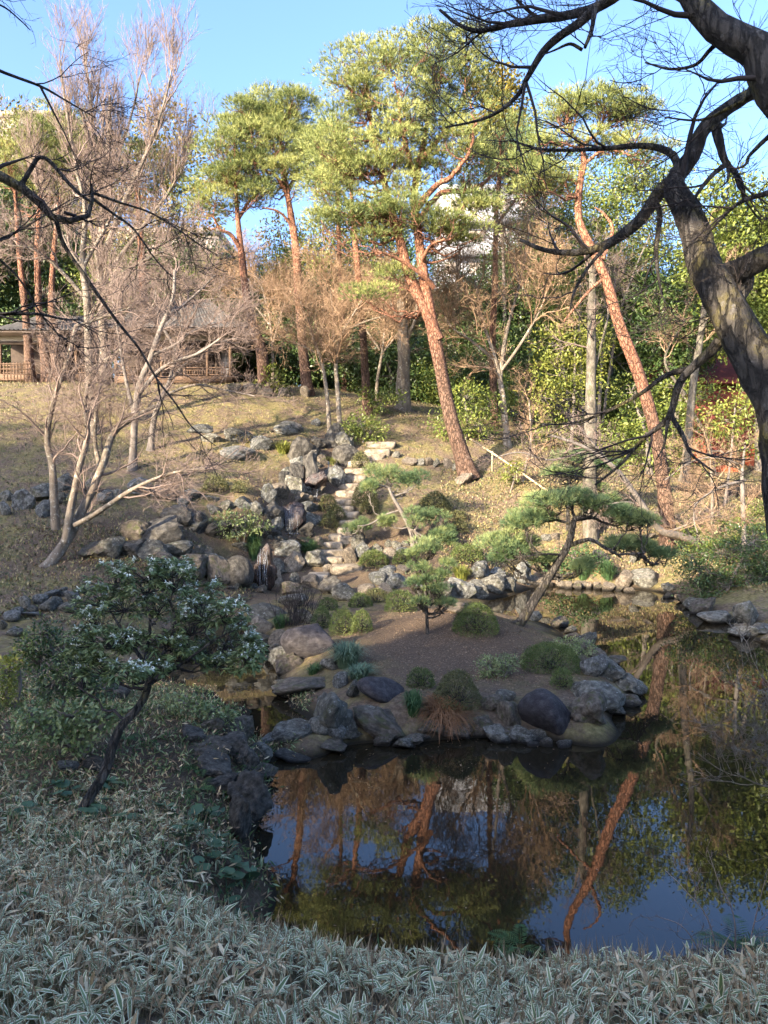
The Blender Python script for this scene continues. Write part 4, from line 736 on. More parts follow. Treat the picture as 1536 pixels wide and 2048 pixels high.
def row(boxes, kind, mats, desc, where, group, big=1.0):
    boxes = [((a + c) / 2 - (c - a) / 2 * big, d_ - (d_ - b) * big, (a + c) / 2 + (c - a) / 2 * big, d_) for a, b, c, d_ in boxes]
    bs = sorted(boxes, key=lambda b: b[0] + b[2])
    for i, b in enumerate(bs):
        m = mats[i % len(mats)] if isinstance(mats, (list, tuple)) else mats
        colr = {'rock_grey': 'grey', 'rock_blue': 'blue-grey', 'rock_tan': 'tan', 'rock_dark': 'dark', 'rock_brown': 'brown', 'rock_wet': 'wet dark'}[m]
        stone(b, kind if isinstance(kind, str) else kind[i % len(kind)], m, f'{colr} {desc}, {ORD[i]} {where}', group, name='stone' if (b[2] - b[0]) < 40 else 'boulder', cat='stone')

# island: the ones that stand out
I = [((716, 1350, 806, 1408), 'round', 'rock_black', 'smooth dark oval boulder lying on the near rim of the island', .8),
     ((1048, 1372, 1156, 1484), 'round', 'rock_black', 'largest dark domed boulder speckled with leaves at the island right front', .8),
     ((562, 1245, 672, 1318), 'angular', 'rock_black', 'long dark slanting boulder at the island left edge below bare stems', .6),
     ((534, 1287, 610, 1334), 'angular', 'rock_grey', 'grey rock in the water under the long dark slanting boulder', .8),
     ((541, 1347, 654, 1398), 'flat', 'rock_brown', 'flat wedge-shaped brown rock jutting into the left channel', .9),
     ((622, 1376, 712, 1486), 'craggy', 'rock_grey', 'tall grey rock with pale lower face beside the stone dam', .7),
     ((700, 1408, 822, 1483), 'craggy', 'rock_brown', 'broad brown rock at the island front waterline below oval boulder', .7),
     ((720, 1410, 773, 1440), 'flat', 'rock_grey', 'small lumpy grey rock on top of the broad brown rock', .7),
     ((1150, 1370, 1230, 1458), 'craggy', 'rock_brown', 'mossy brown rock overhanging dark water right of largest domed boulder', .8),
     ((1156, 1359, 1262, 1428), 'flat', 'rock_grey', 'grey rock forming the right tip of the island', .8),
     ((1166, 1306, 1216, 1357), 'angular', 'rock_blue', 'blue-grey rock behind the wide clipped azalea on the right rim', .8),
     ((943, 1426, 994, 1477), 'craggy', 'rock_brown', 'brown rock at the front waterline right of the hanging dead fern', .8),
     ((963, 1388, 1011, 1427), 'round', 'rock_brown', 'rounded brown rock in the front rim above the waterline', .8),
     ((994, 1379, 1032, 1406), 'round', 'rock_grey', 'small smooth grey oval stone on the front rim of the island', .8),
     ((888, 1440, 948, 1470), 'flat', 'rock_tan', 'low tan rock at the waterline under the hanging dead fern', .7),
     ((828, 1440, 890, 1482), 'craggy', 'rock_brown', 'low brown rock under the left side of hanging dead fern', .7),
     ((641, 1315, 678, 1345), 'angular', 'rock_grey', 'grey rock beside the grassy tuft at the island left edge', .8),
     ((665, 1344, 695, 1378), 'angular', 'rock_blue', 'pale blue-grey upright stone left of the dark oval boulder', .8),
     ((692, 1359, 721, 1398), 'angular', 'rock_grey', 'speckled grey stone touching the left of dark oval boulder', .8),
     ((884, 1202, 970, 1230), 'flat', 'rock_tan', 'flat tan slab lit by the sun at the island back edge', .7),
     ((1000, 1395, 1050, 1465), 'craggy', 'rock_brown', 'sloping brown rock left of the largest dark domed boulder', .8)]
for b, k, m, lab, dp in I: stone(b, k, m, lab, 'rocks of the island rim', dp, big=True)
row([(990, 1456, 1038, 1486), (1034, 1453, 1064, 1489), (1060, 1458, 1100, 1486), (1081, 1474, 1105, 1498), (1116, 1480, 1149, 1501), (1055, 1483, 1081, 1499)], 'angular', ['rock_brown', 'rock_grey'], 'small rock', 'at the waterline under the largest domed boulder', 'small rocks under the domed boulder')
row([(540, 1440, 621, 1487), (616, 1430, 660, 1470), (518, 1468, 562, 1497), (496, 1482, 542, 1528), (600, 1445, 630, 1470), (655, 1450, 690, 1485)], 'round', ['rock_grey', 'rock_blue'], 'rounded stone', 'on the stone dam left of the island', 'stones of the dam')
row([(548, 1497, 620, 1530), (610, 1480, 690, 1512), (500, 1520, 552, 1558)], 'flat', ['rock_brown', 'rock_dark'], 'mossy rock', 'in the dam foot at the waterline', 'rocks of the dam foot')
row([(489, 1202, 569, 1243), (556, 1188, 613, 1218), (592, 1218, 628, 1248), (500, 1233, 543, 1274), (536, 1259, 578, 1297), (570, 1225, 600, 1250)], 'flat', ['rock_tan', 'rock_grey'], 'flat stone', 'in the channel crossing by the waterfall basin', 'flat crossing stones')
# shore rows filling the rim of the island and the far bank
def shore(pts, n, sz, kind, mats, desc, where, group, jit=.12):
    P = np.array([Wz(x, y, 0.02) for x, y in pts]); s = np.concatenate([[0], np.cumsum(np.linalg.norm(np.diff(P, axis=0), axis=1))]); bs = []
    for t in np.linspace(0, s[-1], n):
        p = np.array([np.interp(t, s, P[:, k]) for k in range(3)]) + rng.normal(0, jit, 3) * np.array([1, 1, 0]); px = 768 + p[0] / p[1] * F / math.cos(PITCH) ** 0
        v = p - np.array([0, 0, CAM_Z]); dep = v @ _fw; x = 768 + F * v[0] / dep; y = 1024 - F * (v @ _up) / dep
        a = sz * rng.uniform(.6, 1.35); w2 = a * F / dep / 2; h2 = a * rng.uniform(.5, .85) * F / dep; bs.append((x - w2, y - h2 * .9, x + w2, y + h2 * .12))
    row(bs, kind, mats, desc, where, group)
shore([(700, 1490), (850, 1484), (1000, 1478), (1040, 1486)], 12, .34, 'craggy', ['rock_brown', 'rock_grey'], 'waterline stone', 'along the island front', 'waterline stones of the island front')
shore([(1235, 1440), (1262, 1405), (1220, 1330), (1135, 1268), (1075, 1243)], 11, .5, 'craggy', ['rock_grey', 'rock_brown'], 'waterline stone', 'along the island right side', 'waterline stones of the island right side')
shore([(1085, 1174), (1140, 1176), (1200, 1180), (1260, 1184)], 9, .42, 'angular', ['rock_tan', 'rock_brown'], 'low bank stone', 'along the far waterline under the pines', 'stones of the far waterline')
shore([(560, 1400), (545, 1340), (505, 1290)], 6, .45, 'craggy', ['rock_brown', 'rock_grey'], 'channel stone', 'along the left edge of the island', 'stones of the island left edge')
shore([(1330, 1188), (1400, 1220), (1470, 1260), (1540, 1292)], 9, .5, 'craggy', ['rock_brown', 'rock_grey'], 'bank stone', 'along the right waterline under the bushes', 'stones of the right waterline')

# cascade and stair rocks
CB = [((581, 890, 627, 930), 'rock_tan'), ((672, 901, 713, 935), 'rock_tan'), ((655, 863, 688, 901), 'rock_blue'), ((673, 873, 705, 905), 'rock_grey'), ((628, 880, 658, 904), 'rock_grey'), ((634, 916, 653, 934), 'rock_tan'),
      ((559, 955, 578, 978), 'rock_blue'), ((580, 938, 602, 966), 'rock_blue'), ((565, 942, 587, 959), 'rock_blue'), ((580, 922, 605, 936), 'rock_blue'), ((609, 920, 634, 972), 'rock_dark'), ((571, 965, 608, 998), 'rock_grey'), ((595, 992, 625, 1013), 'rock_grey'), ((543, 978, 572, 1008), 'rock_grey'), ((526, 980, 548, 1008), 'rock_brown'), ((648, 945, 682, 978), 'rock_blue'),
      ((605, 1012, 628, 1031), 'rock_blue'), ((598, 1031, 637, 1054), 'rock_tan'), ((543, 1046, 562, 1068), 'rock_blue'), ((596, 1054, 623, 1078), 'rock_blue'), ((521, 1016, 558, 1048), 'rock_dark')]
row([c[0] for c in CB if c[1] in ('rock_tan', 'rock_grey')], ['angular', 'craggy'], ['rock_tan', 'rock_grey', 'rock_dark'], 'rock', 'among the rocks stacked along the upper cascade', 'rocks stacked along the cascade', 1.3)
row([c[0] for c in CB if c[1] in ('rock_blue', 'rock_dark', 'rock_brown')], ['angular', 'craggy'], ['rock_blue', 'rock_dark'], 'rock', 'among the bluish rocks of the upper cascade', 'bluish rocks of the cascade', 1.35)
gl = []
for k in range(46):
    i = rng.integers(0, 5); t = rng.random(); c = [(664, 930), (628, 992), (582, 1050), (545, 1100), (520, 1178), (480, 1196)]; x = c[i][0] + (c[i + 1][0] - c[i][0]) * t + rng.normal(0, 20); y = c[i][1] + (c[i + 1][1] - c[i][1]) * t + rng.normal(0, 6); a = rng.uniform(6, 14); gl.append((x - a, y - a * 1.3, x + a, y))
row(gl, 'craggy', ['rock_dark', 'rock_grey', 'rock_brown'], 'small rock', 'wedged in the cascade gully', 'small rocks wedged in the gully')
stone((557, 1008, 608, 1070), 'craggy', 'rock_wet', 'wet red-brown rock face that the middle fall runs over', None, .6, big=True)
stone((612, 940, 650, 990), 'craggy', 'rock_wet', 'wet dark rock under the upper trickle of the cascade', None, .8, big=True)
stone((498, 1085, 552, 1180), 'craggy', 'rock_wet', 'black wet rock wall behind the lower fall above the basin', None, .5, big=True)
stone((545, 1080, 600, 1120), 'angular', 'rock_blue', 'big blue-grey block beside the lower fall', None, .8, big=True)
stone((442, 1113, 500, 1180), 'round', 'rock_dark', 'dark boulder with white lichen left of the lower fall', None, .8, big=True)
stone((636, 1150, 690, 1190), 'craggy', 'rock_dark', 'dark hollow-topped rock at the foot of the stone steps', None, .8, big=True)
stone((666, 1165, 716, 1203), 'angular', 'rock_grey', 'grey rock right of the hollow-topped rock below the steps', None, .8, big=True)
row([(590, 1076, 623, 1092), (628, 1076, 649, 1098), (570, 1110, 606, 1148), (603, 1105, 649, 1147), (540, 1118, 573, 1149), (533, 1138, 566, 1179), (580, 1148, 599, 1172), (646, 1130, 669, 1147), (600, 1150, 640, 1178), (560, 1165, 600, 1192)], ['angular', 'craggy'], ['rock_tan', 'rock_grey', 'rock_brown'], 'rock', 'among the rocks between the steps and the lower fall', 'rocks between steps and fall', 1.08)
row([(710, 1088, 741, 1124), (738, 1088, 768, 1112), (686, 1095, 711, 1130), (703, 1068, 729, 1102), (766, 1096, 793, 1122), (783, 1085, 804, 1101), (802, 1083, 820, 1096), (791, 1096, 816, 1112), (770, 1083, 786, 1099), (738, 1143, 776, 1172), (760, 1133, 796, 1155), (793, 1131, 816, 1151), (716, 1168, 751, 1190), (755, 1166, 786, 1190), (815, 1098, 838, 1115)], ['angular', 'round'], ['rock_tan', 'rock_grey', 'rock_blue'], 'rock', 'in the bank right of the lower steps', 'rocks right of the lower steps', 1.0)
stone((773, 1146, 818, 1180), 'angular', 'rock_blue', 'whitish blue-grey rock at the waterside right of the steps', None, .8, big=True)
row([(804, 918, 834, 935), (834, 920, 851, 936), (851, 918, 866, 937), (867, 920, 881, 939), (887, 920, 906, 941), (784, 904, 800, 918), (905, 925, 930, 945), (912, 950, 945, 975)], 'angular', ['rock_grey', 'rock_tan'], 'upright stone', 'in the short row beside the tallest pine', 'stone row by the tallest pine')
row([(898, 1158, 948, 1199), (945, 1130, 978, 1165), (965, 1153, 1005, 1189), (1002, 1158, 1031, 1185), (1031, 1131, 1061, 1175), (938, 1165, 975, 1199), (860, 1165, 900, 1198), (980, 1140, 1010, 1162), (830, 1170, 862, 1196), (1060, 1153, 1093, 1172)], ['craggy', 'angular'], ['rock_blue', 'rock_grey'], 'lichen-spotted rock', 'in the group behind the island', 'lichen-spotted rocks behind the island', 1.15)
row([(1063, 1070, 1085, 1088), (1082, 1073, 1105, 1090), (1100, 1070, 1122, 1086), (1190, 1100, 1228, 1128), (1260, 1112, 1281, 1130), (1225, 1072, 1262, 1090), (1290, 1068, 1312, 1082), (1045, 1085, 1062, 1100)], 'angular', ['rock_grey', 'rock_tan'], 'small rock', 'in the slope behind the arching pine', 'small rocks behind the arching pine')
stone((1264, 1138, 1322, 1180), 'angular', 'rock_grey', 'big grey rock with a pale streak on the far waterline at right', None, .8, big=True)
stone((1234, 1140, 1270, 1180), 'angular', 'rock_tan', 'tan leaning rock left of the big grey rock on far waterline', None, .8, big=True)
stone((1404, 1222, 1470, 1252), 'flat', 'rock_grey', 'long flat grey stone at the right waterline', None, .6, big=True)
stone((1476, 1197, 1536, 1254), 'craggy', 'rock_grey', 'rough grey boulder on the right waterline beside flat stone', None, .8, big=True)
stone((1390, 1200, 1420, 1224), 'angular', 'rock_tan', 'tan stone above the long flat stone at the right', None, .8)
stone((1509, 1248, 1560, 1270), 'flat', 'rock_blue', 'flat blue-grey stone at the right edge waterline', None, .8)
for x0, x1, y0, i in ((1131, 1146, 1163, 'left'), (1173, 1184, 1166, 'middle'), (1188, 1199, 1164, 'right')):
    P = ground((x0 + x1) / 2, 1179); sc = P[1] / F; mb = MB(); hw = (x1 - x0) / 2 * sc; hz = (1180 - y0) * sc
    v, f = ICO[2]; q = np.sign(v) * np.abs(v) ** .35; mb.add(q * np.array([hw, hw, hz * .55]) * .95 + np.array([P[0], P[1] + hw, P[2] + hz * .42]), f)
    tag(mb.build('stone_post', M['rock_tan'], loc=(P[0], P[1], P[2])), f'{i} one of three short square stone posts on the far waterline', 'stone post', 'short stone posts on the far waterline')
# slope rows at the left
row([(0, 982, 22, 1004), (27, 986, 62, 1022), (53, 975, 97, 1009), (64, 1008, 99, 1039), (111, 955, 139, 989), (155, 961, 195, 992), (192, 985, 220, 1009), (216, 983, 239, 1002), (256, 963, 295, 997), (406, 1012, 435, 1031), (402, 996, 437, 1013), (0, 1008, 18, 1034), (100, 990, 128, 1012), (436, 1005, 470, 1030), (470, 1000, 500, 1022), (495, 1010, 524, 1034)], ['angular', 'craggy'], ['rock_blue', 'rock_grey'], 'boulder', 'in the boulder row across the left slope', 'boulder row across the left slope', 1.15)
stone((298, 970, 348, 1003), 'angular', 'rock_blue', 'streaked blue-grey boulder in the middle of the left slope row', 'boulder row across the left slope', .8, big=True)
stone((348, 992, 379, 1015), 'angular', 'rock_blue', 'lower of the two pale stones near the round clipped bushes', 'boulder row across the left slope', .8)
stone((366, 978, 404, 1004), 'angular', 'rock_blue', 'upper of the two pale stones near the round clipped bushes', 'boulder row across the left slope', .8)
row([(328, 1023, 372, 1052), (361, 1035, 405, 1065), (402, 1060, 453, 1098), (285, 1045, 352, 1096), (232, 1085, 280, 1119), (278, 1091, 335, 1132), (325, 1088, 370, 1115), (195, 1083, 235, 1119), (158, 1095, 202, 1122), (378, 1098, 415, 1129), (462, 1088, 499, 1104), (412, 1125, 452, 1175), (512, 1065, 553, 1092), (380, 1038, 406, 1073), (240, 1050, 290, 1085), (350, 1120, 400, 1160), (405, 1118, 448, 1149), (300, 1125, 355, 1165)], ['craggy', 'angular'], ['rock_brown', 'rock_grey', 'rock_dark'], 'cliff rock', 'in the rocky bank left of the lower fall', 'rocks of the bank left of the fall', 1.3)
row([(33, 1192, 59, 1221), (63, 1190, 90, 1213), (82, 1181, 112, 1198), (112, 1176, 132, 1196), (124, 1183, 154, 1211), (144, 1176, 172, 1193), (0, 1222, 37, 1248), (19, 1215, 43, 1231), (51, 1210, 73, 1226), (74, 1198, 106, 1226), (99, 1193, 123, 1213), (37, 1224, 74, 1238), (111, 1205, 145, 1229), (0, 1240, 12, 1262), (9, 1252, 44, 1275), (166, 1172, 189, 1184), (186, 1168, 212, 1182)], 'round', ['rock_grey', 'rock_blue'], 'rounded stone', 'in the stone edging along the left path', 'rounded stones edging the left path')
row([(437, 893, 501, 922), (498, 873, 541, 902), (447, 858, 499, 885), (550, 845, 601, 874), (400, 870, 440, 890), (370, 850, 420, 868), (622, 840, 640, 856)], 'angular', ['rock_blue', 'rock_grey'], 'lone boulder', 'lying in the grass of the upper slope', 'boulders in the upper slope grass')
row([(505, 770, 530, 792), (480, 768, 510, 790), (450, 770, 484, 788), (556, 778, 580, 796), (600, 775, 618, 796), (520, 778, 545, 796)], 'angular', ['rock_brown', 'rock_tan'], 'stone', 'along the terrace edge right of the teahouse', 'stones along the terrace edge')
# the dark cliff of the left bank
row([(386, 1510, 452, 1560), (376, 1485, 444, 1521), (415, 1556, 464, 1594), (360, 1456, 402, 1489), (436, 1444, 472, 1477), (466, 1440, 500, 1479), (400, 1440, 440, 1470), (440, 1475, 490, 1520), (470, 1500, 510, 1545)], 'craggy', ['rock_dark', 'rock_brown'], 'craggy rock', 'in the dark cliff of the left bank', 'craggy rocks of the left bank cliff', 1.25)
stone((450, 1527, 540, 1640), 'craggy', 'rock_dark', 'largest dark craggy rock dropping into the pond from the left bank', 'craggy rocks of the left bank cliff', .9, big=True)
stone((448, 1576, 500, 1690), 'craggy', 'rock_dark', 'tall dark rock standing in the water below the left bank', 'craggy rocks of the left bank cliff', .9, big=True)
stone((158, 1510, 219, 1550), 'angular', 'rock_dark', 'dark rock lying behind the curved shrub trunk', None, .8)
stone((104, 1519, 152, 1550), 'round', 'rock_blue', 'smooth blue-grey stone in the ground cover left of the shrub trunk', None, .8)
stone((82, 1432, 114, 1468), 'craggy', 'rock_grey', 'grey stone under the low leaves at the left', None, .8)
stone((198, 1356, 252, 1402), 'craggy', 'rock_dark', 'dark rock under the white-flowered shrub', None, .8)

# ------------------------------------------------------------------ stone steps
st = thing('stone_stair', 'worn tan stone steps climbing the bank right of the cascade', 'steps', ground(680, 1120))
STEP = [(680, 724, 970, 982), (677, 718, 982, 996), (670, 709, 997, 1010), (672, 706, 1012, 1025), (674, 714, 1026, 1037), (682, 724, 1040, 1052), (676, 700, 1056, 1070), (659, 683, 1070, 1083), (678, 706, 1073, 1087), (647, 682, 1086, 1098), (640, 688, 1100, 1113), (642, 684, 1115, 1128), (666, 720, 1130, 1146), (619, 655, 1148, 1166),
        (732, 775, 897, 912), (712, 765, 910, 922), (700, 740, 922, 934), (694, 730, 936, 948), (690, 728, 950, 963), (735, 785, 885, 898)]
v, f = ICO[3]
for x0, x1, y0, y1 in STEP:
    P = ground((x0 + x1) / 2, y1); sc = P[1] / F; q = np.sign(v) * np.abs(v) ** .3; q = q / np.abs(q).max(0)
    q = q * (1 + .06 * np.sin(v @ rng.normal(0, 3, (3, 4)) + rng.uniform(0, 6, 4)).sum(1, keepdims=True) * .5)
    mb = MB(); w2 = (x1 - x0) / 2 * sc * 1.22; h = (y1 - y0) * sc; mb.add(q * np.array([w2, .34, h * .62]) + np.array([P[0], P[1] + .28, P[2] + h * .3]), f)
    mb.build('step', M['step'], st)

# ------------------------------------------------------------------ waterfall
def fall_mat():
    m = bpy.data.materials.new('falling_water'); m.use_nodes = True; p = m.node_tree.nodes['Principled BSDF']
    p.inputs['Base Color'].default_value = (.75, .78, .8, 1); p.inputs['Roughness'].default_value = .15; p.inputs['Transmission Weight'].default_value = .75; p.inputs['IOR'].default_value = 1.2; return m
M['fall'] = fall_mat()
wf = thing('waterfall', 'thin white trickles of water dropping in tiers between dark rocks', 'waterfall', ground(520, 1182))
for (x0, x1, y0, y1, n, dd) in [(508, 536, 1095, 1180, 9, None), (562, 600, 1016, 1074, 12, None), (652, 666, 922, 948, 5, None), (620, 638, 978, 998, 4, None)]:
    P = ground((x0 + x1) / 2, y1); d = P[1] - .12; mb = MB()
    for k in range(n):
        xa = rng.uniform(x0, x1); ya = y0 + rng.uniform(0, .25) * (y1 - y0); yb = y1 - (rng.uniform(0, .5) ** 2) * (y1 - y0)
        pts = np.array([W(xa + rng.normal(0, .8), ya + (yb - ya) * t, d + .25 * (1 - t) ** 2) for t in np.linspace(0, 1, 7)]); r = rng.uniform(.003, .008)
        tubes(mb, pts, np.linspace(r * 1.2, r * .7, 7), 4)
    fo = ball(14, .2, 0) * np.array([(x1 - x0) / 2 * d / F, .15, .03]) + np.array([P[0], d, P[2] + .02])
    for q in fo: mb.add(ICO[2][0] * rng.uniform(.01, .03) + q, ICO[2][1])
    mb.build('cascade', M['fall'], wf)

# ------------------------------------------------------------------ clipped azaleas
def azalea(box_, label, m='azalea', group='clipped azalea mounds', n=None, ls=None, loose=.06, dep=1.0):
    x0, y0, x1, y1 = box_; P = ground((x0 + x1) / 2, y1 - 1); d = P[1]; rx = (x1 - x0) / 2 * d / F; ry = rx * dep
    h = max((y1 - y0) * d / F - ry * .6 * (CAM_Z - P[2]) / d, .5 * (y1 - y0) * d / F); c = P + np.array([0, ry * .7, -.03])
    root = thing('azalea_bush', label, 'bush', c, group); gz = hgt(c[0], c[1])[0]; c = np.array([c[0], c[1], min(gz, P[2] + .25)])
    ls = ls or max(.028, d * .0021); A = rx * ry * 3 + rx * h * 3; n = n or int(min(9000, 1.5 * A / (ls * ls * .4)))
    o = ball(n, .86, 0.0); o[:, 2] = np.abs(o[:, 2]); bump = 1 + .05 * np.sin(o @ rng.normal(0, 5, (3, 5)) + rng.uniform(0, 6, 5)).sum(1, keepdims=True) * .6
    p = c + o * bump * np.array([rx, ry, h * .97]) + rng.normal(0, ls * .5, (n, 3)); p[:, 2] = np.maximum(p[:, 2], hgt(p[:, 0], p[:, 1]) + .01)
    fm = MB(); leaves(fm, p, o + rng.normal(0, .55, (n, 3)) + np.array([0, 0, .3]), ls * rng.uniform(.7, 1.3, n) * (1 + loose * 4 * (rng.random(n) > .93)), ls * .5, 0, np.clip(rng.normal(.5, .2, n), 0, 1), nrml=o)
    fm.build('foliage', M[m], root)
    bm = MB(); k = 40; t = np.linspace(0, 1, 4)[None, :, None]; e = c + ball(k, .6, 0) * np.array([rx, ry, h]) * .85; s = np.repeat(c[None], k, 0) + rng.normal(0, rx * .15, (k, 3)) * np.array([1, 1, 0])
    tubes(bm, s[:, None] * (1 - t) + e[:, None] * t, np.ones((k, 4)) * np.linspace(.012, .004, 4), 3); bm.build('stems', M['twig_dark'], root)['kind'] = 'stuff'
    return root
AZ = [((704, 973, 754, 1028), 'larger dark clipped mound right of the upper steps', 'azalea_brown'), ((721, 1010, 756, 1040), 'small brown-green mound below the larger mound right of steps', 'azalea_brown'), ((638, 998, 673, 1034), 'clipped mound at left of the steps, uppermost of three', 'azalea_brown'), ((655, 1021, 690, 1049), 'clipped mound touching the steps, middle of three at left', 'azalea_brown'), ((638, 1036, 675, 1068), 'clipped mound left of the steps, lowest of three', 'azalea_brown'),
      ((716, 1108, 779, 1142), 'wide olive mound right of the lowest steps', 'azalea'), ((786, 1105, 829, 1135), 'green mound at the foot of the domed garden pine', 'azalea'), ((703, 916, 739, 948), 'brownish mound at the top of the steps', 'azalea_brown'), ((403, 965, 452, 999), 'larger of two round bushes on the left slope grass', 'azalea_brown'), ((461, 978, 491, 1001), 'smaller of two round bushes on the left slope grass', 'azalea_brown'),
      ((902, 1098, 971, 1134), 'wide dark mound above the lichen-spotted rocks', 'azalea'), ((900, 1045, 936, 1071), 'lower of two flat mounds on the slope right of domed pine', 'azalea_brown'), ((896, 1030, 934, 1049), 'upper of two flat mounds on the slope right of domed pine', 'azalea_brown'), ((840, 1000, 905, 1045), 'large dark mound behind the domed garden pine', 'azalea_brown'),
      ((657, 1219, 714, 1273), 'yellow-green mound on the island left, larger of touching pair', 'azalea'), ((704, 1219, 744, 1270), 'sunlit yellow-green mound on the island left, smaller of touching pair', 'azalea'), ((622, 1210, 662, 1260), 'dark green mound behind the island touching pair', 'azalea'), ((636, 1197, 676, 1222), 'low mound beside the bare upright stems', 'azalea'), ((697, 1185, 743, 1217), 'green mound below the steps at the island back, left', 'azalea'), ((728, 1175, 776, 1207), 'brown mound below the steps at the island back', 'azalea_brown'), ((769, 1179, 833, 1224), 'wide green mound at the island back behind the small young pine', 'azalea'), ((856, 1178, 888, 1212), 'small yellow mound at the island back right of young pine', 'azalea'),
      ((910, 1207, 1000, 1277), 'largest round green bush beside the arching pine roots', 'azalea'), ((1049, 1287, 1172, 1348), 'widest clipped mound on the right of the island', 'azalea'), ((1105, 1341, 1149, 1382), 'small round bush in front of the widest mound', 'azalea'), ((815, 1335, 871, 1377), 'small loose green bush on the near rim centre', 'azalea'), ((872, 1353, 964, 1432), 'yellow-brown bush spilling over the island front', 'azalea_brown')]
for b, l, m in AZ: azalea(b, l, m)

# ------------------------------------------------------------------ tufts, ferns and small plants
def tuft(box_, label, m='fern', n=300, wd=.012, name='grass_tuft', cat='plant', group=None, droop=.6, ln=1.0):
    x0, y0, x1, y1 = box_; P = ground((x0 + x1) / 2, y1 - 2); d = P[1]; rx = (x1 - x0) / 2 * d / F; h = (y1 - y0) * d / F * .85
    c = P + np.array([0, rx * .5, 0]); mb = MB(); a = rng.uniform(0, 6.28, n); rr = rng.random(n) ** .5 * rx * .55
    s = c + np.stack([np.cos(a) * rr, np.sin(a) * rr, np.zeros(n)], 1); s[:, 2] = np.maximum(hgt(s[:, 0], s[:, 1]), -.02); t = np.linspace(0, 1, 4)
    dirs = np.stack([np.cos(a), np.sin(a), np.zeros(n)], 1) + rng.normal(0, .5, (n, 3)) * np.array([1, 1, 0]); L = h * rng.uniform(.6, 1.2, n) * ln
    p = s[:, None] + dirs[:, None] * (t ** 1.4)[None, :, None] * rx * .75 * rng.uniform(.3, 1, (n, 1, 1)) + np.array([0, 0, 1]) * ((t - droop * t ** 3)[None, :, None] * L[:, None, None] * 1.35)
    side = nrm(np.cross(dirs, np.array([0, 0, 1.0])))[:, None] * (wd * .5 * np.array([.7, 1, .8, .05]))[None, :, None]
    V = np.stack([p - side, p + side], 2); ix = np.arange(n * 8).reshape(n, 4, 2)
    mb.add(V.reshape(-1, 3), np.stack([ix[:, :-1, 0], ix[:, :-1, 1], ix[:, 1:, 1], ix[:, 1:, 0]], -1).reshape(-1, 4), 0, np.repeat(rng.random(n), 8))
    return tag(mb.build(name, M[m], loc=tuple(P)), label, cat, group)
M['mondo'] = mat('mondo', [(.04, .08, .05), (.1, .16, .09), (.18, .24, .14)], attr=.75, rough=.5)
tuft((656, 1275, 730, 1342), 'larger blue-green grassy tuft on the island left rim', 'mondo', 700, .012)
tuft((686, 1328, 752, 1363), 'smaller blue-green grassy tuft behind the dark oval boulder', 'mondo', 500, .011)
tuft((540, 1228, 578, 1263), 'yellow-green grass tuft by the flat crossing stones', 'fern', 260, .014)
tuft((488, 1080, 524, 1130), 'green grass tuft hanging beside the lower fall', 'fern', 350, .018)
tuft((588, 1092, 640, 1114), 'low green plant between the blue block and the steps', 'fern', 350, .018)
tuft((608, 1327, 645, 1353), 'bright green fern tuft on the rock at the island left', 'fern', 160, .014)
tuft((805, 1380, 850, 1440), 'green fern beside the hanging dead fern', 'fern', 240, .014)
tuft((900, 1130, 945, 1165), 'yellow-green grass tuft on the lichen-spotted rocks', 'leaf_yellow', 260, .016)
tuft((630, 915, 660, 932), 'yellow tuft at the lip of the cascade, left', 'leaf_yellow', 160, .02)
tuft((655, 918, 680, 936), 'yellow tuft at the lip of the cascade, right', 'leaf_yellow', 160, .02)
tuft((545, 880, 585, 912), 'yellowish low plant beside the upper cascade rocks', 'leaf_yellow', 260, .025)
tuft((1150, 1130, 1190, 1168), 'fern on the far waterline, left of two', 'fern', 260, .02); tuft((1195, 1125, 1240, 1165), 'fern on the far waterline, right of two', 'fern', 260, .02)
df = tuft((830, 1408, 950, 1462), 'rust-brown dead fern fronds hanging over the island front', 'dead_fern', 650, .011, 'dead_fern', 'fern', droop=1.15, ln=.75)
def low(label, lobes, d, leaf, ls, n=500, **k): return leafy(label, lobes, d, leaf=leaf, ls=ls, n=n, k=9, sig=ls * .8, r0=.02, name='low_shrub', cat='shrub', **k)
low('blue-green low cover on the near rim right of the centre', [(975, 1330, 28, 20), (1010, 1325, 26, 18), (985, 1362, 36, 16), (1030, 1368, 30, 12)], 12.8, 'pieris', .045, 1900)
low('blue-green bush behind the widest mound at the island right', [(1135, 1290, 28, 16), (1165, 1295, 25, 16)], 14.2, 'pieris', .045, 2000)
low('pale variegated shrub hanging over rocks left of the middle fall', [(450, 1040, 28, 20), (490, 1035, 30, 18), (520, 1052, 24, 16), (470, 1060, 30, 14)], 24.4, 'pieris', .1, 500)
low('small yellow-green shrub between boulders in the slope grass', [(480, 878, 20, 8), (500, 884, 18, 8)], 30.5, 'leaf_ochre', .1, 500)
# bare upright stems
P = ground(592, 1250); root = thing('bare_shrub', 'bare upright purple-brown stems behind the long dark boulder', 'shrub', P); mb = MB(); n = 42
s = np.repeat(P[None], n, 0) + rng.normal(0, .13, (n, 3)) * np.array([1.3, 1, 0]); dr = np.stack([rng.normal(0, .28, n), rng.normal(0, .2, n), np.ones(n)], 1)
q, r = grow(s, dr, rng.uniform(.5, 1.0, n) * 90 * P[1] / F, np.full(n, .009), np.full(n, .004), 6, .06); tubes(mb, q, r, 4)
p, dr, r, _ = spawn(q, r, 4, .3, 1, .35, 0, .3); q, r = grow(p, dr, np.full(len(p), .3), np.full(len(p), .004), np.full(len(p), .002), 4, .08); tubes(mb, q, r, 3); mb.build('stem', M['twig_dark'], root)
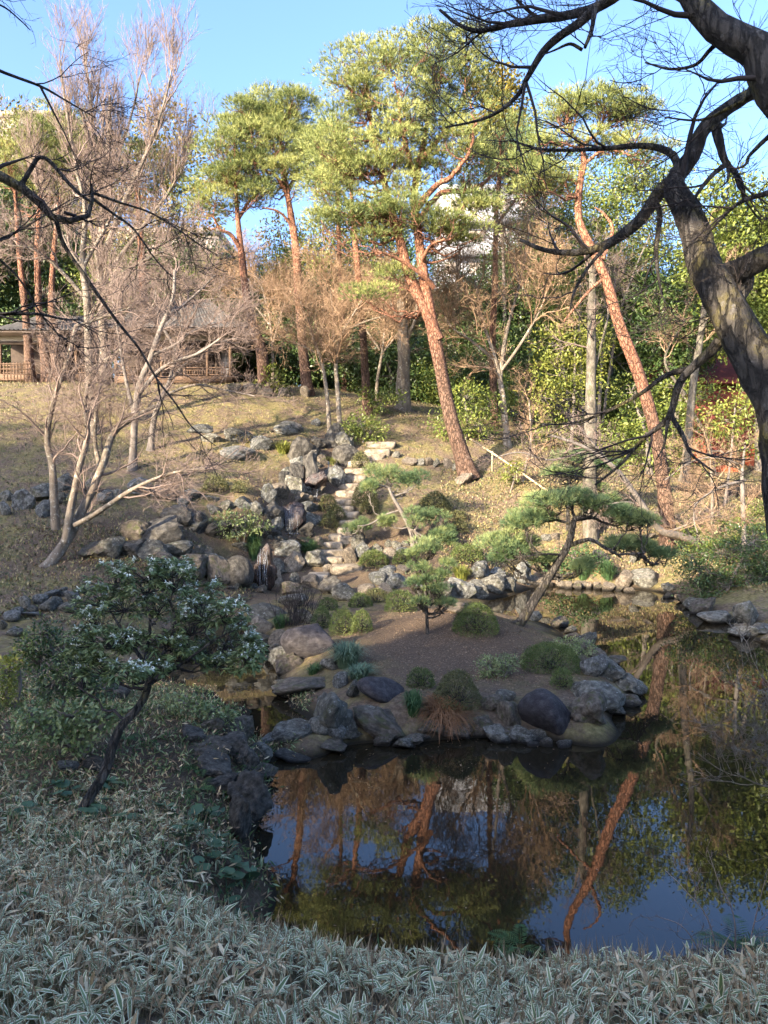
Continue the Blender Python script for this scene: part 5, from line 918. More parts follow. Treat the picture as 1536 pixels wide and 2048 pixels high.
# ------------------------------------------------------------------ teahouse
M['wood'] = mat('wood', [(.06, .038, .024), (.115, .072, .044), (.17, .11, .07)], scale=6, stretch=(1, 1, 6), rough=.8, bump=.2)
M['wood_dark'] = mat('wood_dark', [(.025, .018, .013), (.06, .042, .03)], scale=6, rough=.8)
M['plaster'] = mat('plaster', [(.34, .32, .28), (.42, .4, .36)], scale=3, rough=.9)
M['paper'] = mat('paper', [(.4, .4, .38), (.5, .5, .48)], scale=3, rough=.9)
M['tile'] = mat('tile', [(.04, .038, .035), (.078, .074, .067), (.125, .118, .108)], scale=3, rough=.7, attr=.4)
M['copper'] = mat('copper', [(.12, .15, .13), (.2, .23, .2)], scale=4, rough=.7)
def hip_roof(root, x0, x1, y0, y1, ze, zr, inset, rise=.0, rib=.24, th=.12, matl='tile'):
    """hipped roof: eaves rectangle to a ridge, courses of ribbed tiles"""
    ym = (y0 + y1) / 2; A = [(x0, y0, ze), (x1, y0, ze), (x1, y1, ze), (x0, y1, ze)]; R0 = (x0 + inset, ym, zr); R1 = (x1 - inset, ym, zr); mb = MB()
    def sheet(a, b, c, dd):           # a,b eave; c,dd ridge above b and a
        a, b, c, dd = map(np.array, (a, b, c, dd)); nu = max(8, int(np.linalg.norm(b - a) / rib) * 4); nv = 15
        u = np.linspace(0, 1, nu + 1)[:, None, None]; v_ = np.linspace(0, 1, nv)[None, :, None]
        P = (a * (1 - u) + b * u) * (1 - v_) + (dd * (1 - u) + c * u) * v_; sag = -.16 * np.sin(np.pi * v_) ; P[..., 2:] += sag
        lift = .045 * np.maximum(0, np.sin(np.linspace(0, nu / 4 * 2 * np.pi, nu + 1)))[:, None] + .025 * ((np.arange(nv) % 2)[None, :]); P[..., 2] += lift
        ix = np.arange((nu + 1) * nv).reshape(nu + 1, nv); mb.add(P.reshape(-1, 3), np.stack([ix[:-1, :-1], ix[1:, :-1], ix[1:, 1:], ix[:-1, 1:]], -1).reshape(-1, 4), 0, np.repeat(rng.random(nu + 1), nv))
    sheet(A[0], A[1], R1, R0); sheet(A[1], A[2], R1, R1); sheet(A[2], A[3], R0, R1); sheet(A[3], A[0], R0, R0)
    rf = mb.build('roof', M[matl], root)
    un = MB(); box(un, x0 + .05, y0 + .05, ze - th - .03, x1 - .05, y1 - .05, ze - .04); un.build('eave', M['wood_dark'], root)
    for a, b, nm in ((R0, R1, 'ridge'), (A[1], R1, 'hip_ridge'), (A[0], R0, 'hip_ridge'), (A[2], R1, 'hip_ridge')):
        rm = MB(); t = np.linspace(0, 1, 9)[:, None]; P = np.array(a) * (1 - t) + np.array(b) * t; P[:, 2] += .09 - (.16 * np.sin(np.pi * t[:, 0]) if nm != 'ridge' else 0); tubes(rm, P, np.full(9, .11), 8, 0, .4, 0, True); rm.build(nm, M['tile'], rf)
    return rf
def teahouse(name, label, pr, d, wpx, depth, hpost, over, roofh, inset, nb, back='wall', rail=True):
    """pr: pixel of the right front corner of the deck; wpx: width of the front in pixels"""
    P = W(pr[0], pr[1], d); x1 = P[0]; x0 = x1 - wpx * d / F; y0 = d; y1 = d + depth; zg = min(float(hgt(x1, y0)[0]), float(hgt(x0, y0)[0])) - .1; zf = P[2] + .12
    root = thing(name, label, 'teahouse', ((x0 + x1) / 2, (y0 + y1) / 2, zg))
    m = MB(); box(m, x0, y0, zf - .14, x1, y1, zf); m.build('deck', M['wood'], root)
    m = MB(); box(m, x0, y0 - .04, zf - .36, x1 + .04, y0 - .002, zf - .03); m.build('deck_fascia', M['wood'], root)
    m = MB(); box(m, x0 + .15, y0 + .15, zg, x1 - .15, y1 - .15, zf - .145); m.build('foundation', M['rock_brown'], root)
    zt = zf + hpost
    for i in range(nb + 1):
        x = x0 + .07 + (x1 - x0 - .14) * i / nb; m = MB(); box(m, x - .065, y0 + .02, zf - .3, x + .065, y0 + .15, zt); m.build('post', M['wood'], root)
        if i < nb and rail and i >= nb - 2 or i == 0 and rail:
            xa, xb = x + .07, x0 + .07 + (x1 - x0 - .14) * (i + 1) / nb - .07
            for z, h in ((.42, .055), (.3, .035), (.06, .045)):
                m = MB(); box(m, xa, y0 + .055, zf + z, xb, y0 + .105, zf + z + h); m.build('rail', M['wood'], root)
            for k in range(8):
                xx = xa + (xb - xa) * (k + .5) / 8; m = MB(); box(m, xx - .018, y0 + .065, zf + .105, xx + .018, y0 + .095, zf + .3); m.build('baluster', M['wood'], root)
    m = MB(); box(m, x1 - .13, y1 - .15, zf - .3, x1, y1, zt); m.build('post', M['wood'], root)
    for z, h in ((.42, .055), (.3, .035), (.06, .045)):
        m = MB(); box(m, x1 - .1, y0 + .16, zf + z, x1 - .05, y1 - .16, zf + z + h); m.build('rail', M['wood'], root)
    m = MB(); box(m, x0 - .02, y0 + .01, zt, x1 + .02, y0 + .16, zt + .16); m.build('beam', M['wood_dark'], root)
    m = MB(); box(m, x0, y0 + .04, zt + .162, x1, y0 + .13, zt + .55); m.build('frieze', M['plaster'], root)
    m = MB(); box(m, x1 - .13, y0 + .17, zt + .162, x1 - .04, y1 - .1, zt + .55); m.build('side_frieze', M['plaster'], root)
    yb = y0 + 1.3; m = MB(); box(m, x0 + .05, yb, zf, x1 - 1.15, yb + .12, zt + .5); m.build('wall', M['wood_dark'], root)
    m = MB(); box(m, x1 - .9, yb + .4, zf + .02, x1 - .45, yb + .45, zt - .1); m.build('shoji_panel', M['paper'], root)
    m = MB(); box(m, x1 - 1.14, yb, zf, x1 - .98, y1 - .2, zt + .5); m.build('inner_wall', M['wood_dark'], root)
    hip_roof(root, x0 - over, x1 + over, y0 - over, y1 + over, zt + .62, zt + .62 + roofh, inset)
    return root
teahouse('teahouse', 'old wooden teahouse with a grey tiled hip roof and a railed veranda', (463, 757), 39.2, 232, 5.2, 1.65, 1.25, 2.2, 3.0, 5)
teahouse('teahouse_wing', 'low darker wing of the teahouse at the left behind pine trunks', (205, 752), 41.5, 205, 4.2, 1.6, .9, 1.3, 2.2, 4)
# ------------------------------------------------------------------ buildings beyond the garden
M['concrete'] = mat('concrete', [(.3, .31, .33), (.38, .39, .41)], scale=1, rough=.9)
M['beige'] = mat('beige', [(.3, .25, .21), (.38, .33, .28)], scale=1, rough=.9)
M['red_wall'] = mat('red_wall', [(.1, .022, .02), (.17, .04, .032)], scale=5, rough=.85)
M['orange'] = mat('orange', [(.45, .1, .04), (.55, .14, .06)], scale=3, rough=.7)
def glass_mat():
    m = bpy.data.materials.new('window_glass'); m.use_nodes = True; p = m.node_tree.nodes['Principled BSDF']; p.inputs['Base Color'].default_value = (.04, .055, .07, 1); p.inputs['Roughness'].default_value = .08; return m
M['glass'] = glass_mat()
def block(label, pxs, d, ytop, m, floors, bays, depth=12, balc=True):
    a, b = W(pxs[0], 700, d), W(pxs[1], 700, d); zt = W(pxs[0], ytop, d)[2]; zg = float(hgt(min(max((a[0] + b[0]) / 2, -60), 60), min(d, 100))[0]) - 1
    root = thing('apartment_building', label, 'building', ((a[0] + b[0]) / 2, d, zg)); mb = MB(); box(mb, a[0], d, zg, b[0], d + depth, zt); mb.build('wall', M[m], root)
    mb = MB(); box(mb, a[0] - .2, d - .2, zt + .003, b[0] + .2, d + depth + .2, zt + .7); mb.build('parapet', M[m], root)
    fh = 3.0; nfl = int((zt - zg) / fh)
    for fl in range(max(0, nfl - floors), nfl):
        z = zt - (nfl - fl) * fh
        if balc: mb = MB(); box(mb, a[0] + .1, d - 1.2, z - .1, b[0] - .1, d - .003, z + 1.0); mb.build('balcony', M[m], root)
        for k in range(bays):
            x = a[0] + (b[0] - a[0]) * (k + .5) / bays; ww = (b[0] - a[0]) / bays * .32; mb = MB(); box(mb, x - ww, d - .06, z + .55, x + ww, d - .004, z + 2.4); wn = mb.build('window', M['beige'], root)
            mb = MB(); box(mb, x - ww + .08, d - .075, z + .63, x + ww - .08, d - .063, z + 2.32); mb.build('pane', M['glass'], wn)
block('tall white apartment block glimpsed behind the tallest pine trunk', (880, 1075), 74, 385, 'concrete', 9, 4)
block('white house block glimpsed left of the leaning orange pine', (1225, 1330), 62, 640, 'concrete', 5, 3)
block('beige apartment block half hidden behind the bare trees at upper left', (-140, 150), 88, 235, 'beige', 12, 7)
block('low beige block behind the bare maples above the teahouse roof', (240, 440), 80, 470, 'beige', 6, 6)
# red building at the right
RY = 38.6; a = W(1385, 900, RY); b = W(1640, 900, RY); zt = W(1500, 712, RY)[2]; zg = float(hgt(a[0], RY)[0]) - .5
root = thing('red_house', 'dark red gabled house half hidden behind bushes at the right', 'house', ((a[0] + b[0]) / 2, RY, zg)); mb = MB(); box(mb, a[0], RY, zg, b[0], RY + 7, zt - 1.4); mb.build('wall', M['red_wall'], root)
x0, x1, y0, y1 = a[0] - .5, b[0] + .5, RY - .7, RY + 7.7; mb = MB(); ym = RY + 3.5; V = [(x0, y0, zt - 1.45), (x1, y0, zt - 1.45), (x1, ym, zt + .6), (x0, ym, zt + .6), (x0, y1, zt - 1.45), (x1, y1, zt - 1.45)]
mb.add(V, [(0, 1, 2, 3), (3, 2, 5, 4), (0, 4, 5, 1)]); mb.add([V[0], V[3], V[4], V[1], V[2], V[5]], [(0, 1, 2), (3, 5, 4)]); rf = mb.build('roof', M['red_wall'], root, smooth=False)
for k in range(6): mb = MB(); z = zt - 1.3 + 1.75 * k / 5; y = y0 + .1 + 4.0 * k / 5; box(mb, x0, y - .05, z - .02, x1, y + .05, z + .08); mb.build('roof_batten', M['red_wall'], rf)
for i, (xa, xb, ya, yb, d) in enumerate([(1392, 1412, 890, 925, 37), (1500, 1540, 895, 925, 37), (1425, 1475, 940, 965, 35.5)]):
    p, q = W(xa, yb, d), W(xb, ya, d); mb = MB(); gz = float(hgt((p[0] + q[0]) / 2, d)[0]); box(mb, p[0], d, max(gz - .1, p[2] - .6), q[0], d + .5, q[2]); mb.add(np.array([(p[0] - .06, d - .06, q[2] + .01), (q[0] + .06, d - .06, q[2] + .01), (q[0] + .06, d + .56, q[2] + .01), (p[0] - .06, d + .56, q[2] + .01), ((p[0] + q[0]) / 2, d + .25, q[2] + .25)]), [(0, 1, 4), (1, 2, 4), (2, 3, 4), (3, 0, 4)])
    tag(mb.build('orange_crate_stack', M['orange'], loc=((p[0] + q[0]) / 2, d, gz), smooth=False), ['small orange-red block seen left of the slim trunk beyond the fence', 'orange-red block at the right edge beyond the fence', 'wide orange-red block just above the dark fence'][i], 'orange block')
# dark picket fence with light showing between
P0 = W(1355, 1030, 31.5); P1 = W(1600, 1036, 30.5); fr = thing('picket_fence', 'dark picket fence with bright gaps behind the trees at the right', 'fence', P0)
n = 58
for i in range(n):
    q = P0 + (P1 - P0) * i / (n - 1); gz = float(hgt(q[0], q[1])[0]); top = W(1450, 968 + rng.normal(0, 1), 31)[2]; mb = MB(); box(mb, q[0] - .03, q[1] - .012, gz - .05, q[0] + .03, q[1] + .012, top); mb.build('picket', M['wood_dark'], fr)
for z in (.5, 1.15):
    mb = MB(); tubes(mb, np.array([P0 + (0, .035, 0), P1 + (0, .035, 0)]) * np.array([1, 1, 0]) + np.array([0, 0, W(1450, 1035, 31)[2] + z]), np.array([.022, .022]), 6); mb.build('rail', M['wood_dark'], fr)
# pale low wall beyond the fence
p, q = W(1400, 1010, 37.6), W(1640, 1010, 37.6); gz = float(hgt((p[0] + q[0]) / 2, 37.6)[0]); mb = MB(); box(mb, p[0], 37.4, gz - .2, q[0], 37.6, W(1500, 962, 37.6)[2]); box(mb, p[0] - .05, 37.35, W(1500, 962, 37.6)[2] + .003, q[0] + .05, 37.65, W(1500, 962, 37.6)[2] + .08)
tag(mb.build('garden_wall', M['concrete'], loc=((p[0] + q[0]) / 2, 37.5, gz)), 'pale low wall glimpsed through the dark picket fence', 'wall')
# bamboo handrail
M['bamboo'] = mat('bamboo', [(.3, .23, .13), (.46, .38, .24)], scale=4, rough=.5)
P0 = ground(945, 884 + 30); P1 = ground(1100, 1010); hr = thing('bamboo_handrail', 'slanting bamboo handrail on short posts beside the right path', 'handrail', P1)
mb = MB(); d0, d1 = 31.5, 27.5; tubes(mb, line([(940, 878), (985, 906), (1035, 940), (1102, 987)], d0, d1), np.full(4, .04), 8, 0, .6, 0, True); mb.build('rail', M['bamboo'], hr)
for (x, y, d) in ((1100, 985, 27.6), (1035, 940, 29), (985, 906, 30.2)):
    t = W(x, y, d); gz = float(hgt(t[0], t[1])[0]); mb = MB(); tubes(mb, np.array([(t[0], t[1] + .06, min(gz, t[2] - .5) - .1), (t[0], t[1] + .06, t[2] + .08)]), np.array([.04, .04]), 8, 0, .3, 0, True); mb.build('post', M['bamboo'], hr)
# light woven fence panel at the far left
P = W(35, 760, 40); gz = float(hgt(P[0], 40)[0]); lf = thing('woven_fence', 'light woven bamboo fence panel left of the teahouse wing', 'fence', (P[0], 40, gz))
for k in range(9):
    mb = MB(); x = P[0] - .7 + 1.4 * k / 8; tubes(mb, np.array([(x, 40, gz - .05), (x, 40, gz + 1.1)]), np.array([.03, .03]), 6, 0, .8, 0, True); mb.build('cane', M['wood'], lf)
for k in range(4):
    mb = MB(); tubes(mb, np.array([(P[0] - .8, 39.96, gz + .2 + .27 * k), (P[0] + .8, 39.96, gz + .2 + .27 * k)]), np.array([.025, .025]), 6, 0, .6, 0, True); mb.build('cane', M['wood'], lf)
# ------------------------------------------------------------------ foreground maple at the right
mp_ = dict(mats=('bark_dark', 'twig_dark'), flat=.6, up=.08, wander=.16, ang=.75)
bare('large dark foreground maple whose mossy trunk leans in from the right edge', [
    limb([(1640, 1880), (1622, 1500), (1600, 1150), (1582, 950), (1565, 820), (1520, 735), (1470, 650), (1432, 575), (1405, 520), (1388, 460), (1366, 410), (1348, 375), (1355, 345)], 4.7, 5.6, .205, .06, 60, flare=1.3),
    limb([(1352, 352), (1385, 310), (1405, 262), (1440, 228), (1495, 192), (1560, 172)], 5.6, 5.5, .062, .04, 28, foot=False),
    limb([(1345, 362), (1315, 390), (1275, 445), (1215, 488), (1150, 505), (1090, 500), (1040, 480)], 5.6, 5.9, .055, .012, 28, foot=False),
    limb([(1220, 485), (1180, 530), (1150, 580), (1140, 620)], 5.7, 5.6, .016, .006, 24, foot=False),
    limb([(1308, 398), (1320, 430), (1312, 500), (1318, 560), (1325, 590)], 5.6, 5.5, .024, .006, 24, foot=False),
    limb([(1360, 340), (1340, 305), (1290, 292), (1220, 296), (1150, 300), (1080, 298), (1020, 280)], 5.6, 6.2, .03, .007, 28, foot=False),
    limb([(1432, 252), (1440, 290), (1452, 325), (1480, 360), (1488, 400)], 5.5, 5.4, .035, .012, 24, foot=False),
    limb([(1455, 325), (1420, 355), (1390, 395), (1375, 430)], 5.45, 5.3, .02, .006, 24, foot=False),
    limb([(1410, 560), (1440, 552), (1480, 540), (1540, 508), (1600, 480)], 5.5, 5.2, .085, .075, 24, foot=False),
    limb([(1482, 545), (1496, 565), (1478, 600), (1470, 615)], 5.4, 5.3, .045, .03, 24, foot=False),
    limb([(1440, 680), (1420, 705), (1385, 735), (1360, 765), (1340, 830), (1320, 852), (1285, 880), (1240, 930), (1190, 970)], 5.3, 5.6, .04, .007, 30, foot=False),
    limb([(1385, 735), (1330, 752), (1285, 785), (1220, 820), (1150, 845), (1080, 850)], 5.4, 5.8, .022, .005, 28, foot=False),
    limb([(1340, 828), (1365, 870), (1380, 905), (1402, 925), (1430, 945)], 5.4, 5.2, .018, .005, 24, foot=False),
    limb([(1336, 840), (1328, 890), (1312, 920)], 5.4, 5.4, .012, .004, 24, foot=False)],
    n1=6, L1=.7, L2=.36, L3=.18, m2=4, m3=4, ml=3, rt=.0022, slw=.0035, L4=.09, t0=.4, name='maple_tree', sides=14, lump=.09, **mp_)
bare('upper limb of a dark maple arching across the top right corner', [
    limb([(2150, 1900), (2050, 1100), (1900, 500), (1680, 280), (1575, 210), (1540, 150), (1512, 95), (1470, 78), (1425, 50), (1385, 0), (1360, -60)], 4.6, 5.0, .175, .065, 50),
    limb([(1385, 0), (1330, -30), (1260, -25), (1220, 0), (1180, 20), (1130, 32), (1080, 38), (1035, 46), (1000, 52), (955, 62), (915, 48), (880, 20)], 5.0, 5.5, .045, .01, 34, foot=False),
    limb([(1200, 8), (1160, 45), (1120, 72), (1085, 105), (1055, 155), (1040, 185), (1005, 218), (960, 240), (890, 255)], 5.1, 5.6, .034, .006, 34, foot=False),
    limb([(1190, 15), (1183, 60), (1170, 95)], 5.1, 5.0, .018, .01, 24, foot=False), limb([(1165, 100), (1140, 88), (1110, 100), (1085, 110)], 5.0, 5.0, .012, .004, 24, foot=False),
    limb([(1450, 72), (1420, 100), (1390, 130), (1340, 138), (1290, 125)], 5.0, 5.3, .018, .005, 24, foot=False), limb([(1525, 130), (1500, 190), (1460, 215), (1400, 240), (1330, 235)], 4.9, 5.4, .02, .005, 24, foot=False),
    limb([(1540, 270), (1500, 310), (1490, 330), (1465, 340)], 4.9, 5.0, .015, .005, 24, foot=False), limb([(1600, 370), (1540, 385), (1480, 405), (1440, 440), (1405, 480)], 4.9, 5.2, .022, .006, 24, foot=False)],
    n1=8, L1=.7, L2=.38, L3=.2, m2=5, m3=5, ml=3, rt=.002, slw=.003, L4=.09, t0=.4, name='maple_tree', sides=14, lump=.09, **mp_)
# dark branches of a tree standing left of the frame
bare('dark crooked branches reaching in from a tree beyond the left edge', [
    limb([(-760, 1900), (-640, 1300), (-480, 800), (-300, 500), (-150, 380), (-60, 330), (0, 352), (50, 380), (85, 412), (112, 440), (150, 440), (180, 428), (184, 400), (183, 368)], 6.2, 6.6, .07, .01, 60),
    limb([(112, 440), (128, 490), (165, 545), (200, 595), (240, 650), (280, 700), (315, 760), (350, 805), (385, 855), (432, 892)], 6.6, 7.2, .02, .005, 34, foot=False),
    limb([(42, 372), (66, 330), (78, 315), (100, 323), (138, 367), (168, 395), (182, 402)], 6.6, 6.7, .022, .012, 28, foot=False),
    limb([(182, 395), (230, 430), (267, 458), (312, 520), (345, 555)], 6.6, 7, .013, .005, 24, foot=False), limb([(184, 385), (240, 405), (300, 425), (350, 455), (400, 490), (435, 510)], 6.6, 7.2, .012, .004, 24, foot=False),
    limb([(-150, 90), (-60, 110), (0, 142), (80, 172), (130, 200), (190, 235)], 6.3, 7, .02, .005, 26, foot=False), limb([(80, 172), (110, 230), (135, 280), (160, 340)], 6.5, 6.8, .01, .004, 24, foot=False),
    limb([(-200, 620), (-80, 632), (0, 628), (75, 628), (125, 638), (165, 640)], 6.4, 6.9, .022, .007, 26, foot=False), limb([(-120, -40), (-60, 0), (0, 10), (40, 40), (60, 60)], 6.3, 6.8, .012, .004, 24, foot=False),
    limb([(-200, 560), (-60, 500), (20, 470), (90, 430), (140, 400)], 6.4, 6.8, .016, .005, 24, foot=False), limb([(0, 520), (40, 560), (90, 640), (130, 680)], 6.4, 6.9, .012, .004, 24, foot=False)],
    n1=6, L1=.65, L2=.36, L3=.2, m2=4, m3=4, ml=3, rt=.0022, slw=.0035, L4=.1, t0=.4, name='maple_tree', **mp_)
# ------------------------------------------------------------------ white-flowered shrub on the left bank
tr = limb([(140, 1622), (185, 1585), (212, 1540), (225, 1490), (245, 1450), (272, 1420), (290, 1392), (296, 1360), (290, 1320)], 7.0, 7.4, .055, .03, 40, flare=1.7)
L_ = [tr, limb([(294, 1360), (330, 1300), (350, 1240), (330, 1180)], 7.4, 7.5, .022, .008, foot=False), limb([(292, 1330), (250, 1270), (220, 1220)], 7.4, 7.6, .022, .008, foot=False), limb([(296, 1370), (360, 1330), (430, 1280), (470, 1260)], 7.4, 7.2, .02, .007, foot=False), limb([(290, 1325), (300, 1240), (280, 1170)], 7.4, 7.8, .02, .008, foot=False)]
root = thing('flowering_shrub', 'wide white-flowered evergreen shrub on a curved bare trunk, left bank', 'shrub', tr[0][0] + np.array([0, 0, .1])); limb_parts(root, L_, M['bark_dark'], 10)
LB = [(230, 1160, 40, 24), (290, 1150, 48, 28), (350, 1165, 45, 28), (345, 1140, 30, 20), (410, 1195, 42, 28), (450, 1235, 34, 30), (480, 1280, 28, 36), (200, 1200, 42, 30), (180, 1245, 36, 30), (250, 1215, 45, 26), (320, 1215, 45, 24), (165, 1285, 30, 26), (215, 1285, 40, 24), (270, 1290, 40, 22), (330, 1290, 40, 20), (390, 1250, 40, 24), (420, 1300, 34, 22), (495, 1325, 18, 24), (370, 1310, 40, 18), (150, 1330, 30, 22), (200, 1335, 34, 20), (250, 1345, 30, 16), (310, 1335, 34, 14), (440, 1330, 30, 16), (225, 1285, 40, 24), (505, 1300, 20, 28), (300, 1180, 60, 30), (400, 1225, 45, 26)]
fm = MB(); bm = MB(); d = 7.45
for (x, y, rx, ry) in LB:
    dd = d + rng.normal(0, .42); c = W(x, y, dd); R3 = np.array([rx, rx * .95, ry]) * dd / F; q, r = to_limb(L_, c, r1=.006, tmin=.3); tubes(bm, q, r, 4)
    N = 25; o = ball(N, .4, -.6); p = c + o * R3 * 1.4; t = np.linspace(0, 1, 4)[None, :, None]; s = np.repeat((q[-3])[None], N, 0); qq = s[:, None] * (1 - t) + p[:, None] * t; qq[:, 1:3] += rng.normal(0, .012, (N, 2, 3)); tubes(bm, qq, np.ones((N, 4)) * np.linspace(.005, .0025, 4), 3)
    k = 12; a = rng.uniform(0, 6.28, (N, k)); out = np.stack([np.cos(a), np.sin(a), rng.uniform(-.75, .35, (N, k))], -1) + nrm(o)[:, None] * .4
    leaves(fm, (p[:, None] + rng.normal(0, .012, (N, k, 3))).reshape(-1, 3), out.reshape(-1, 3), rng.uniform(.055, .1, N * k), .023, 0, np.clip(np.repeat(rng.normal(.5, .18, N), k) + rng.normal(0, .15, N * k), 0, 1), nrml=np.array([0, 0, 1.0]) * np.ones((N * k, 1)), fold=.3)
    fl = rng.random(N) < .42; P_ = p[fl & (o[:, 2] > -.1)]
    if len(P_):
        m_ = 16; b = np.repeat(P_, m_, 0) + rng.normal(0, .014, (len(P_) * m_, 3)); dr = rng.normal(0, .8, (len(b), 3)) + np.array([0, 0, -.35]); leaves(fm, b + np.array([0, 0, .02]), dr, rng.uniform(.018, .042, len(b)), .016, 1)
bm.build('branches', M['twig_dark'], root)['kind'] = 'stuff'; fm.build('crown', [M['pieris'], M['flower']], root)
def clump(label, lobes, d, leaf, ls, n=900, name='evergreen_shrub', **k): return leafy(label, lobes, d, leaf=leaf, ls=ls, n=n, k=k.pop('k', 9), sig=ls * .9, r0=.02, name=name, cat='shrub', **k)
clump('dark fine-leaved bush behind the white-flowered shrub at the left', [(90, 1265, 36, 30), (130, 1300, 40, 36), (80, 1320, 36, 36), (160, 1350, 44, 34), (110, 1370, 44, 30), (190, 1380, 44, 26), (60, 1290, 24, 22)], 9.6, 'leaf_dark', .055, 1500)
clump('yellow-green ferny bush at the left edge', [(15, 1340, 28, 26), (35, 1320, 22, 16), (10, 1385, 28, 26)], 10.5, 'leaf_yellow', .06, 1300)
clump('low leafy sprays under the white-flowered shrub', [(140, 1430, 40, 22), (190, 1440, 36, 24), (100, 1460, 40, 22), (160, 1475, 30, 18), (220, 1425, 26, 16), (60, 1430, 34, 20)], 8.4, 'pieris', .075, 900)
clump('variegated sprig at the top of the left bank cliff', [(425, 1420, 26, 14), (455, 1435, 20, 14), (395, 1408, 22, 10), (350, 1400, 22, 10)], 9.6, 'pieris', .06, 1000)
clump('low brown-green creeping bush on top of the left bank', [(260, 1435, 46, 16), (320, 1425, 40, 14), (370, 1440, 40, 16)], 9.8, 'azalea_brown', .035, 2600)
# bare twiggy shrub at the right edge
R_ = [limb([(1640, 1700), (1600, 1620), (1570, 1560), (1530, 1530), (1490, 1490)], 7.4, 7.2, .02, .005, 24), limb([(1660, 1700), (1640, 1560), (1600, 1480), (1550, 1430), (1490, 1400)], 7.4, 7.3, .022, .005, 24, foot=False), limb([(1660, 1690), (1620, 1500), (1570, 1400), (1520, 1350)], 7.5, 7.5, .02, .005, 24, foot=False), limb([(1650, 1700), (1590, 1590), (1520, 1570), (1470, 1545)], 7.2, 7.0, .018, .004, 24, foot=False), limb([(1650, 1690), (1610, 1540), (1550, 1490), (1500, 1460)], 7.2, 7.1, .018, .004, 24, foot=False)]
bare('pale bare twiggy shrub leaning over the water at the right edge', R_, n1=10, L1=.5, L2=.3, L3=.18, m2=4, m3=3, ml=2, rt=.0038, slw=.006, L4=.1, mats=('bark_pale', 'bark_pale'), name='bare_shrub', cat='shrub', flat=.3, up=.12)
bare('thin bare shoots standing on the near bank at the lower right', [limb([(1460, 1925), (1420, 1850), (1370, 1780), (1330, 1740)], 4.9, 5.3, .006, .002, 24), limb([(1465, 1925), (1470, 1850), (1440, 1770), (1415, 1700)], 4.9, 5.2, .006, .002, 24), limb([(1470, 1925), (1510, 1840), (1530, 1760)], 4.9, 5.1, .006, .002, 24), limb([(1455, 1925), (1380, 1870), (1310, 1830)], 4.9, 5.1, .005, .002, 24)], n1=4, L1=.2, L2=.12, L3=.06, m2=2, m3=2, ml=1, rt=.0016, slw=.0025, mats=('twig_grey', 'twig_grey'), name='bare_shrub', cat='shrub')

# ------------------------------------------------------------------ dwarf bamboo, striped with white
def sasa(pos, scale, lv=(4, 7), fine=True):
    N = len(pos); k = rng.integers(lv[0], lv[1], N); pi = np.repeat(np.arange(N), k); n = len(pi); h = scale * rng.uniform(.04, .13, N)
    top = pos + np.stack([rng.normal(0, .02, N), rng.normal(0, .02, N), h], 1); a = rng.uniform(0, 6.28, n); el = rng.normal(.18, .48, n)
    dr = np.stack([np.cos(a) * np.cos(el), np.sin(a) * np.cos(el), np.sin(el)], 1); b = top[pi] - np.array([0, 0, 1]) * (rng.random((n, 1)) * .4 * h[pi][:, None])
    L = scale * rng.uniform(.045, .122, n) * np.where(rng.random(n) < .12, 1.25, 1); w_ = L * rng.uniform(.14, .23, n); s = nrm(np.cross(dr, rng.normal(0, .32, (n, 3)) + np.array([0, 0, 1]))); u = np.cross(s, dr)
    T, Wd = (np.array([0, .3, .7, 1.0]), np.array([.22, 1, .72, .03])) if fine else (np.array([0, .4, 1.0]), np.array([.3, 1, .03])); bend = rng.uniform(.05, .5, n)
    ctr = b[:, None] + dr[:, None] * (L[:, None] * T)[..., None] - np.array([0, 0, 1]) * ((T ** 2)[None] * (bend * L)[:, None])[..., None]
    off = np.array([-.5, -.29, .29, .5]); V = ctr[:, :, None] + s[:, None, None] * (w_[:, None, None] * Wd[None, :, None] * off[None, None])[..., None] + u[:, None, None] * (np.abs(off)[None, None] * w_[:, None, None] * Wd[None, :, None] * .35)[..., None]
    return V, n, pos, pi
def add_sasa(mb, pos, scale=1.0, fine=True):
    V, n, p0, pi = sasa(pos, scale, fine=fine); k_ = 4 if fine else 3; ix = np.arange(n * 4 * k_).reshape(n, k_, 4); rn = np.repeat(rng.random(n), 4 * k_)
    F_ = np.stack([ix[:, :-1, :-1], ix[:, :-1, 1:], ix[:, 1:, 1:], ix[:, 1:, :-1]], -1); mt = np.broadcast_to(np.array([1, 0, 1])[None, None], F_.shape[:3]).copy()
    dry = rng.random(n) < .1 + .25 * (np.sin(p0[pi, 0] * 2.3 + 1) * np.sin(p0[pi, 1] * 2.9) > .1); mt[dry] = 2
    mb.add(V.reshape(-1, 3), F_.reshape(-1, 4), mt.ravel(), rn)
    ps = np.repeat(p0, 3, 0) + rng.normal(0, .035, (len(p0) * 3, 3)) * np.array([1, 1, 0]); leaves(mb, ps, rng.normal(0, .32, (len(ps), 3)) + np.array([0, 0, 1]), rng.uniform(.08, .24, len(ps)) * scale, .007, 3)
def field(n, xr, yr, keep):
    p = np.stack([rng.uniform(*xr, n), rng.uniform(*yr, n)], 1); z = hgt(p[:, 0], p[:, 1]); k = keep(p[:, 0], p[:, 1], z); return np.c_[p[k], z[k]]
mb = MB()
pos = field(8200, (-3.6, 4.2), (2.0, 5.6), lambda x, y, z: (z > .45) & (np.abs(x) < y * .62 + .4) & (np.sin(x * 4.1 + np.sin(y * 3) * 1.4) * np.sin(y * 4.7 + x * 1.3) + rng.normal(0, .5, len(x)) < .62)); add_sasa(mb, pos[pos[:, 1] < 4.1]); add_sasa(mb, pos[pos[:, 1] >= 4.1], fine=False)
